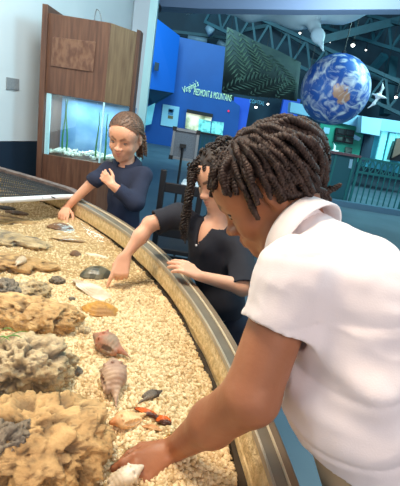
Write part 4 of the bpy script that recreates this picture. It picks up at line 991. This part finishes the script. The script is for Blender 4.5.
# the long curls that fall in front of her right shoulder
for i in range(15):
    a = P(193+rng.uniform(-3, 4), 168+rng.uniform(-6, 8), 1.36+rng.uniform(0, .04)); b = P(187.5+rng.uniform(-4, 4), 205, 1.355+rng.uniform(0, .03)); c = P(182+rng.uniform(-3, 5), 228+rng.uniform(0, 16), 1.37+rng.uniform(0, .03))
    t = np.linspace(0, 1, 12)[:, None]; q = a*(1-t)**2+2*t*(1-t)*b+c*t*t
    q = q+rng.normal(size=q.shape)*.003; strand2(ts, HB, HB.loc(q), .0055, rng.uniform(.016, .024), .0030, .5, rng.random()*6, n=90)
ts.build('hair', M_hairB, g2)

# ---------------- far girl
HC = Head(P(125.5, 137, 2.1), (-.16, -1), 20, 3, 1.04)
M_skinC = skin_mat('tan_skin', srgb(224, 168, 138), srgb(214, 156, 126), srgb(190, 96, 92), srgb(130, 92, 72))
NC = P(127, 162, 2.16); SCR = P(108, 171, 2.17); SCL = P(143, 176, 2.14)
fc = nrm(V(-.25, -1, 0)); sc_ = V(-fc[1], fc[0], 0)
g3 = thing('person', at(P(124, 230, 2.22), 0), 'smiling girl in long navy sleeves with tied back brown hair at the far rim', 'person')
CC = P(126, 192, 2.20); WC = P(122, 222, 2.22); HC_ = at(WC, .56)
torsoC = [cone(CC, WC, .088, .086, .04), cone(WC, HC_, .086, .090, .03), cone(SCR, SCL, .042, .042, .05), cone((SCL+SCR)/2-V(0, 0, .055), CC, .070, .088, .05)]
EC = P(95, 180, 2.10); tipC = Pg(60.5, 222, .006); WCr = P(66, 208, 2.15); dC = nrm(tipC-WCr)
ECL = P(135, 203, 2.05); WCL = P(112, 185, 2.00); 
lg, tr, sh = legs(HC_, sc_, fc, HC_[2]-.02, .055, .062)
bodyC = HC.prims(1.5)+[cone(HC.w(0, -.028, -.03), NC+V(0, 0, -.03), .036, .044, .02)]+[dict(q, ra=q['ra']-.012, rb=q['rb']-.012) for q in torsoC]
bodyC += [cone(SCR, EC, .034, .029, .02), cone(EC, WCr, .029, .019, .02)]+hand(WCr+dC*.004, dC, V(0, -.4, .9), V(1, 0, 0), .95, (.15, .6, .8, .9), .1, .7)
dCL = nrm(P(102, 174, 1.99)-WCL)
bodyC += [cone(SCL, ECL, .036, .033, .02), cone(ECL, WCL, .033, .021, .02)]+hand(WCL, dCL, V(.1, -1, .1), V(.2, 0, 1), .82, (.6, .65, .7, .7), .1, .6)+lg
organic('body', bodyC, .004, M_skinC, g3, HC.masks(1.5)); HC.eyes(g3, .55, .3)
M_navyk = mat('navy_knit', srgb(34, 42, 66), .9, srgb(28, 34, 56), 6, bump=.05, bscale=400)
def foldC(p): return .005*fbm(p*V(15, 15, 12), 3, 6)
v1 = nrm(EC-SCR); v2 = nrm(ECL-SCL); v3 = nrm(WCL-ECL)
shirtC = [dict(q) for q in torsoC]; shirtC[1] = cone(WC, HC_, .09, .098, .03, cut=[(HC_+V(0, 0, .03), V(0, 0, -1))])
v4 = nrm(WCr-EC)
shirtC += [cone(SCR, EC, .046, .042, .03), sl(cone(EC, EC+v4*.12, .042, .042, .01, cut=[(EC+v4*.02, v4)])), cone(SCL, ECL, .046, .046, .03), sl(cone(ECL, WCL, .046, .034, .02, cut=[(WCL-v3*.03, v3)]))]
s3 = clothes('long_sleeved_top', shirtC, 0, M_navyk, g3, .004, holes=[cone(NC-V(0, 0, .03), NC+V(0, 0, .15), .044, .05)], fold=foldC, th=.005)
collar('collar', NC+V(0, 0, .008)+fc*.006, V(0, -.35, 1), fc, .047, .080, M_navyk, s3, .026, .35, .012)
M_denim = mat('pale_blue_denim', srgb(120, 160, 180), .85)
organic('trousers', [cone(HC_+V(0, 0, .04), HC_, .084, .086, .03, cut=[(HC_+V(0, 0, .05), V(0, 0, 1))])]+tr, .005, M_denim, g3)
for s_ in sh: organic('shoe', s_, .004, M_shoe, g3)
M_hairC = mat('light_brown_hair', srgb(112, 80, 58), .55, srgb(80, 55, 40), 60, stretch=(1, 1, 1))
def keepC(p):
    x, y, z = p
    if y > .02: return z > .084-7*x*x-max(0, .05-y)*.3
    if y > -.015: return z > .012+(y+.015)*1.0
    return z > -.05
rng = np.random.default_rng(3); ts = TubeSet(); capmesh(ts, HC, keepC, off=.006, bump=.0015)
tail = V(-.012, -.104, .0)
for p in scalp(420, keepC):                              # hair combed back to the tail
    q = []
    for t in np.linspace(0, 1, 10):
        w = p*(1-t)+tail*t; c = V(0, -.012, .03); k = np.linalg.norm((w-c)/V(.086, .104, .091)); w = c+(w-c)/max(k, .3) if k < 1 else w; q.append(w)
    ts.add(np.array([HC.w(*a) for a in smooth(q, 14)]), .0026, 5)
for i in range(34):
    p = tail+rng.normal(size=3)*.008; pts = [p]; v = V(-.55, -.6, -.1); g = HC.R@V(0, 0, -1)
    for k in range(16): v = nrm(v*.8+g*.32+rng.normal(size=3)*.12+V(-.05, 0, 0)); p = p+v*.009; pts.append(p)
    strand2(ts, HC, pts, .006, .03, .004, .6, rng.random()*6, n=40, k=5)
for i in range(16):                                      # loose wisps round the face
    p = V(rng.choice((-1, 1))*rng.uniform(.05, .075), rng.uniform(.0, .05), .05); q = [p]
    for k in range(7): p = p+V(.002*np.sign(p[0]), rng.uniform(-.003, .003), -.007); q.append(p)
    ts.add(np.array([HC.w(*a) for a in smooth(q, 10)]), .0009, 4)
ts.build('hair', M_hairC, g3)
organic('hair_tie', [cone(HC.w(*(tail+V(0, .004, 0))), HC.w(*(tail-V(0, .006, 0))), .016, .016, .01)], .003, M_navyc, g3)
# ------------------------------------------------------------------ rocks, shells and weed in the tank
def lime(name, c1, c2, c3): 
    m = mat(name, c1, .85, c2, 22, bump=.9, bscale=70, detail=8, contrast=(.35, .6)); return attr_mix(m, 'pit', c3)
M_lime = lime('warm_limestone', srgb(214, 176, 122), srgb(178, 140, 92), srgb(104, 82, 58))
M_lime2 = lime('pale_limestone', srgb(206, 184, 146), srgb(168, 144, 106), srgb(96, 88, 78))
M_lime3 = lime('grey_limestone', srgb(150, 134, 112), srgb(118, 108, 96), srgb(70, 66, 62))
def rock(px, py, rad, seed, m, label, rot=0, up=0., rough=1.0, sub=6, name='limestone_rock', sink=.25, group='rocks in the tank'):
    c = Pg(px, py)+V(0, 0, rad[2]*(1-2*sink)+up); bm = bmesh.new(); bmesh.ops.create_icosphere(bm, subdivisions=sub, radius=1); me = bpy.data.meshes.new('m'); bm.to_mesh(me); bm.free()
    n = len(me.vertices); co = np.empty(n*3, np.float32); me.vertices.foreach_get('co', co); d = co.reshape(-1, 3).astype(float)
    S = max(rad); q = d*V(*rad)/S
    low = fbm(q*1.7+seed, 3, seed); mid = fbm(q*5+seed*3, 4, seed+5); rid = 1-np.abs(fbm(q*9+seed, 3, seed+9))*2
    pit = np.clip(fbm(q*7+seed*7, 3, seed+30)-.05, 0, 1)*2.2; pit2 = np.clip(fbm(q*20+seed, 2, seed+40)-.15, 0, 1)
    layer = .05*np.sin(q[:, 2]*28+low*6)
    k = 1+.34*low+rough*(.16*mid+.05*rid+layer*.5-.20*pit-.10*pit2)+.045*rough*fbm(q*30, 3, seed)
    v = d*k[:, None]*V(*rad); ca, sa_ = math.cos(rot), math.sin(rot); v = v@np.array([[ca, sa_, 0], [-sa_, ca, 0], [0, 0, 1]])
    me.vertices.foreach_set('co', (v).astype(np.float32).ravel()); me.update()
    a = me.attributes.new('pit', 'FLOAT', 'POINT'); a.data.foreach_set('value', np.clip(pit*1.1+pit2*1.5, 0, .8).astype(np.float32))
    o = link(name, me, m, None, True); o.location = c; return tag(o, label, 'rock', group)
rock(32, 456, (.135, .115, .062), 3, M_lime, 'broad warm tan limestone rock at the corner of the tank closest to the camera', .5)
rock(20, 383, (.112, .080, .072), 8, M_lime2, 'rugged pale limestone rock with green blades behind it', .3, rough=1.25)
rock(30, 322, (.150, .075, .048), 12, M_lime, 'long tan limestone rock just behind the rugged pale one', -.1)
rock(0, 478, (.05, .05, .050), 15, M_lime3, 'small dark grey rock on the edge of the broad tan rock', 0, .03)
rock(33, 296, (.062, .045, .030), 21, M_lime2, 'crumbly pale rock lying under the small white conch', .4, rough=1.4, sub=5)
rock(2, 300, (.05, .045, .042), 25, M_lime3, 'dark blue grey rock next to the crumbly pale rock', .2, sub=5)
rock(2, 266, (.16, .07, .024), 31, M_lime, 'flat tan slab with a broken edge, nearest of the flat slabs', .2, sub=5)
rock(4, 240, (.19, .075, .020), 35, M_lime2, 'flat pale slab with a grey edge, behind the nearest flat slab', -.1, sub=5)
rock(8, 222, (.20, .07, .013), 37, M_lime, 'farthest flat tan slab close to the white pipe', 0, sub=5)
rock(32, 241, (.04, .022, .012), 38, M_lime3, 'small grey stone at the end of the flat pale slab', 0, sub=4)
rock(57, 283, (.026, .020, .016), 41, M_lime3, 'little rough grey stone beside the crumbly pale rock', 0, sub=4, name='stone')
rock(72, 300, (.012, .010, .008), 43, M_lime3, 'tiny dark pebble beside the yellow brown shell', 0, sub=3, name='stone')
rock(6, 209, (.055, .022, .012), 46, mat('dark_wet_stone', srgb(86, 78, 72), .5, srgb(60, 56, 54), 20), 'flat dark stone near the white pipe', 0, sub=4, name='stone')
rock(18, 214, (.06, .025, .010), 47, mat('brown_wet_stone', srgb(128, 98, 76), .5, srgb(98, 76, 62), 20), 'flat brown stone beside the flat dark stone', 0, sub=4, name='stone')
rock(74, 374, (.02, .016, .014), 52, M_lime3, 'small dark stone at the foot of the rugged pale rock', 0, sub=4, name='stone')
rock(84, 332, (.018, .015, .010), 53, M_lime2, 'small pale stone at the tip of the long tan rock', 0, sub=4, name='stone')
rock(82, 468, (.035, .028, .022), 54, M_lime2, 'small pale crumbly rock between the broad tan rock and the reaching hand', .3, sub=5, rough=1.4)
rock(94, 440, (.022, .018, .012), 57, M_lime, 'small tan lump on the gravel above the reaching hand', .3, sub=4, name='stone')

def shellmat(name, a, b, sc=14, rough=.6, wave=None, contrast=(.4, .6)): return mat(name, a, rough, b, sc, bump=.25, bscale=60, wave=wave, contrast=contrast)
def tipped(px, py, up=.0): return Pg(px, py, up)
def whelk(px, py, tip, L, m, label, fat=1.0, group='whelk shells on the gravel', up=.012, name='whelk_shell', cat='shell', knob=True):
    c = Pg(px, py)+V(0, 0, L*.2*fat+up*0); t_ = Pg(*tip)+V(0, 0, L*.12); ax = nrm(t_-c); side = nrm(np.cross(ax, V(0, 0, 1))); u = np.cross(side, ax)
    pr = [ell(c-ax*L*.05, V(.34, .23*fat, .21*fat)*L, .03*L, np.array([ax, side, u]))]
    pr += [cone(c+ax*L*.10, c+ax*L*.55, .15*L*fat, .035*L, .06*L), cone(c+ax*L*.5, c+ax*L*.68-V(0, 0, L*.04), .038*L, .022*L, .04*L)]
    pr += [ell(c+ax*L*.06+side*L*.16-u*L*.02, V(.34, .10, .16)*L, .05*L, np.array([ax, side, u]))]
    pr += [ell(c+ax*L*.08+side*L*.22+u*L*.03, V(.24, .05, .07)*L, .02*L, np.array([ax, side, u]), True)]
    for k, (s, r_) in enumerate(((-.24, .20), (-.33, .145), (-.41, .095), (-.47, .055))): pr.append(ell(c+ax*L*s, V(.065, r_*fat, r_*fat)*L, .018*L, np.array([ax, side, u])))
    if knob:
        for k in range(9): a = k*.7; pr.append(ell(c-ax*L*.20+(side*math.cos(a)+u*math.sin(a))*L*.215*fat, V(.035, .035, .035)*L, .025*L))
    fd = lambda p: sdf(pr, p)+.006*L*np.sin(((p-c)@ax)/L*70)
    o = organic(name, pr, max(.0009, L*.022), m, None, fn=fd, margin=.01); return tag(o, label, cat, group)
M_sh1 = shellmat('grey_mauve_shell', srgb(150, 128, 108), srgb(172, 112, 88), 26)
M_sh2 = shellmat('pale_mauve_shell', srgb(196, 166, 140), srgb(160, 128, 108), 18)
M_sh3 = shellmat('brown_orange_shell', srgb(190, 120, 66), srgb(236, 196, 146), 20)
M_sh4 = shellmat('orange_dark_shell', srgb(206, 96, 30), srgb(70, 34, 22), 30, .2, contrast=(.46, .56))
M_sh5 = shellmat('white_shell', srgb(232, 222, 204), srgb(196, 176, 150), 16)
M_sh6 = shellmat('yellow_brown_shell', srgb(196, 142, 60), srgb(156, 112, 60), 20)
M_sh7 = shellmat('striped_olive_shell', srgb(70, 70, 60), srgb(104, 100, 84), 7, .3, wave=1.5, contrast=(.45, .55))
M_sh8 = shellmat('dark_striped_shell', srgb(120, 106, 92), srgb(70, 62, 58), 20)
whelk(108, 352, (134, 363), .100, M_sh1, 'grey mauve whelk shell with its canal pointing at the rim, the farther large whelk', 1.25)
whelk(113, 387, (116, 412), .105, M_sh2, 'pale mauve whelk shell lying between the grey one and the orange pieces', 1.25)
whelk(126, 424, (150, 416), .075, M_sh3, 'brown and cream whelk shell beside the orange dark pieces', .9)
whelk(21, 271, (6, 282), .060, M_sh5, 'small white conch resting on the crumbly pale rock', 1.15, up=.03)
bpy.data.objects['whelk_shell.003'].location = (0, 0, .026)
whelk(152, 398, (140, 404), .058, M_sh8, 'thin dark striped whelk shell behind the orange pieces', .6)
def plate(name, px, py, rx, ry, hgt, m, label, cat, rot, seed, ridges=0, curl=0, wav=.12, thick=.004, group=None, up=0, conc=0):
    c = Pg(px, py)+V(0, 0, up); nr, na = 16, 56; vs = []
    for s in (1, 0):
        for i in range(nr+1):
            t = i/nr
            for j in range(na):
                a = j/na*2*PI; k = 1+wav*math.sin(a*2+seed)+wav*.5*math.sin(a*5+seed*2); x, y = rx*k*t*math.cos(a), ry*k*t*math.sin(a)
                z = hgt*(1-t**2.2)+(ridges*math.sin(t*26+math.sin(a*3+seed)) if s else 0)+curl*math.cos(a+seed)*t*t+conc*math.sin(a*2)*t-(0 if s else thick)
                vs.append((x*math.cos(rot)-y*math.sin(rot), x*math.sin(rot)+y*math.cos(rot), z))
    N = (nr+1)*na; fs = []
    for s in (0, 1):
        for i in range(nr):
            for j in range(na):
                f = (s*N+i*na+j, s*N+i*na+(j+1) % na, s*N+(i+1)*na+(j+1) % na, s*N+(i+1)*na+j); fs.append(f if s else f[::-1])
    for j in range(na): fs.append((nr*na+j, nr*na+(j+1) % na, N+nr*na+(j+1) % na, N+nr*na+j))
    o = MB().add(vs, fs).build(name, m, None, True); o.location = c; return tag(o, label, cat, group)
plate('domed_shell', 96.5, 275, .055, .052, .030, M_sh7, 'smooth dark olive domed shell near the pointing finger of the middle girl', 'shell', .3, 1, .0008, up=.004)
plate('oyster_shell', 91, 291, .082, .036, .010, M_sh5, 'long white open shell lying below the dark domed shell', 'shell', -.45, 3, .001, .004, .18, up=.008, conc=.004)
plate('oyster_shell', 100, 311.5, .060, .038, .022, M_sh6, 'chunky yellow brown shell on open gravel', 'shell', -.15, 5, .0015, .0, .10, up=.006)
plate('oyster_shell', 61, 228.5, .060, .034, .024, shellmat('brown_shell', srgb(128, 92, 62), srgb(92, 66, 46), 30), 'brown mottled shell touched by the far girl with one finger', 'shell', .1, 2, .0015, 0, .1, up=.004)
plate('oyster_shell', 68, 240.5, .068, .026, .006, shellmat('tan_flat_shell', srgb(196, 168, 126), srgb(150, 124, 92), 24), 'thin flat tan shell just in front of the brown mottled shell', 'shell', -.1, 7, .0015, .004, .16, up=.008)
plate('oyster_shell', 75.5, 254.5, .026, .020, .014, shellmat('dark_brown_shell', srgb(122, 88, 62), srgb(96, 70, 50), 30), 'small round brown shell alone on the gravel, behind the dark domed one', 'shell', .1, 4, .001, 0, .1, up=.003)
plate('oyster_shell', 97, 256.5, .050, .014, .004, M_sh5, 'faint pale shell half buried behind the dark domed shell', 'shell', -.1, 9, .001, 0, .1, up=.004)
plate('shell_fragment', 147, 415.5, .026, .009, .007, M_sh4, 'long orange and dark curved shell piece by the brown and cream whelk', 'shell', -.25, 2, .0008, .003, .14, group='orange shell pieces', up=.008)
plate('shell_fragment', 163, 423, .018, .011, .007, M_sh4, 'short glossy orange and dark shell piece closest to the bracelet', 'shell', -.7, 6, .0008, .003, .12, group='orange shell pieces', up=.008)
plate('shell_fragment', 152, 430, .018, .006, .006, M_sh3, 'slim tan shell piece below the orange pieces', 'shell', -.05, 8, .0008, .003, .1, group='orange shell pieces', up=.006)
whelk(124, 484, (108, 492), .070, M_sh5, 'white whelk shell held under the hand of the nearest girl', 1.0)
# sea grass
M_grass = mat('green_blade', srgb(74, 128, 40), .5, srgb(110, 150, 60), 12)
sgr = thing('sea_grass', Pg(0, 345), 'few thin green sea grass blades bending over the rugged pale rock', 'plant')
for i, (x0, y0, x1, y1) in enumerate(((-6, 352, 28, 332), (-6, 348, 22, 338), (-6, 340, 14, 331), (-8, 346, 10, 341))):
    a = Pz(x0, y0, GZ+.14); b = Pz(x1, y1, GZ+.16+.006*i); mid_ = (a+b)/2+V(0, 0, .03); bm = MB(); vs = []
    for t in np.linspace(0, 1, 14):
        p = a*(1-t)**2+2*t*(1-t)*mid_+b*t*t; w = .0045*(1-t)**.6+.0003; vs += [p+V(0, w, 0), p-V(0, w, 0), p+V(0, 0, .0008)]
    fs = [(3*k+q, 3*k+(q+1) % 3, 3*k+3+(q+1) % 3, 3*k+3+q) for k in range(13) for q in range(3)]
    bm.add(vs, fs); bm.build('blade', M_grass, sgr, True)
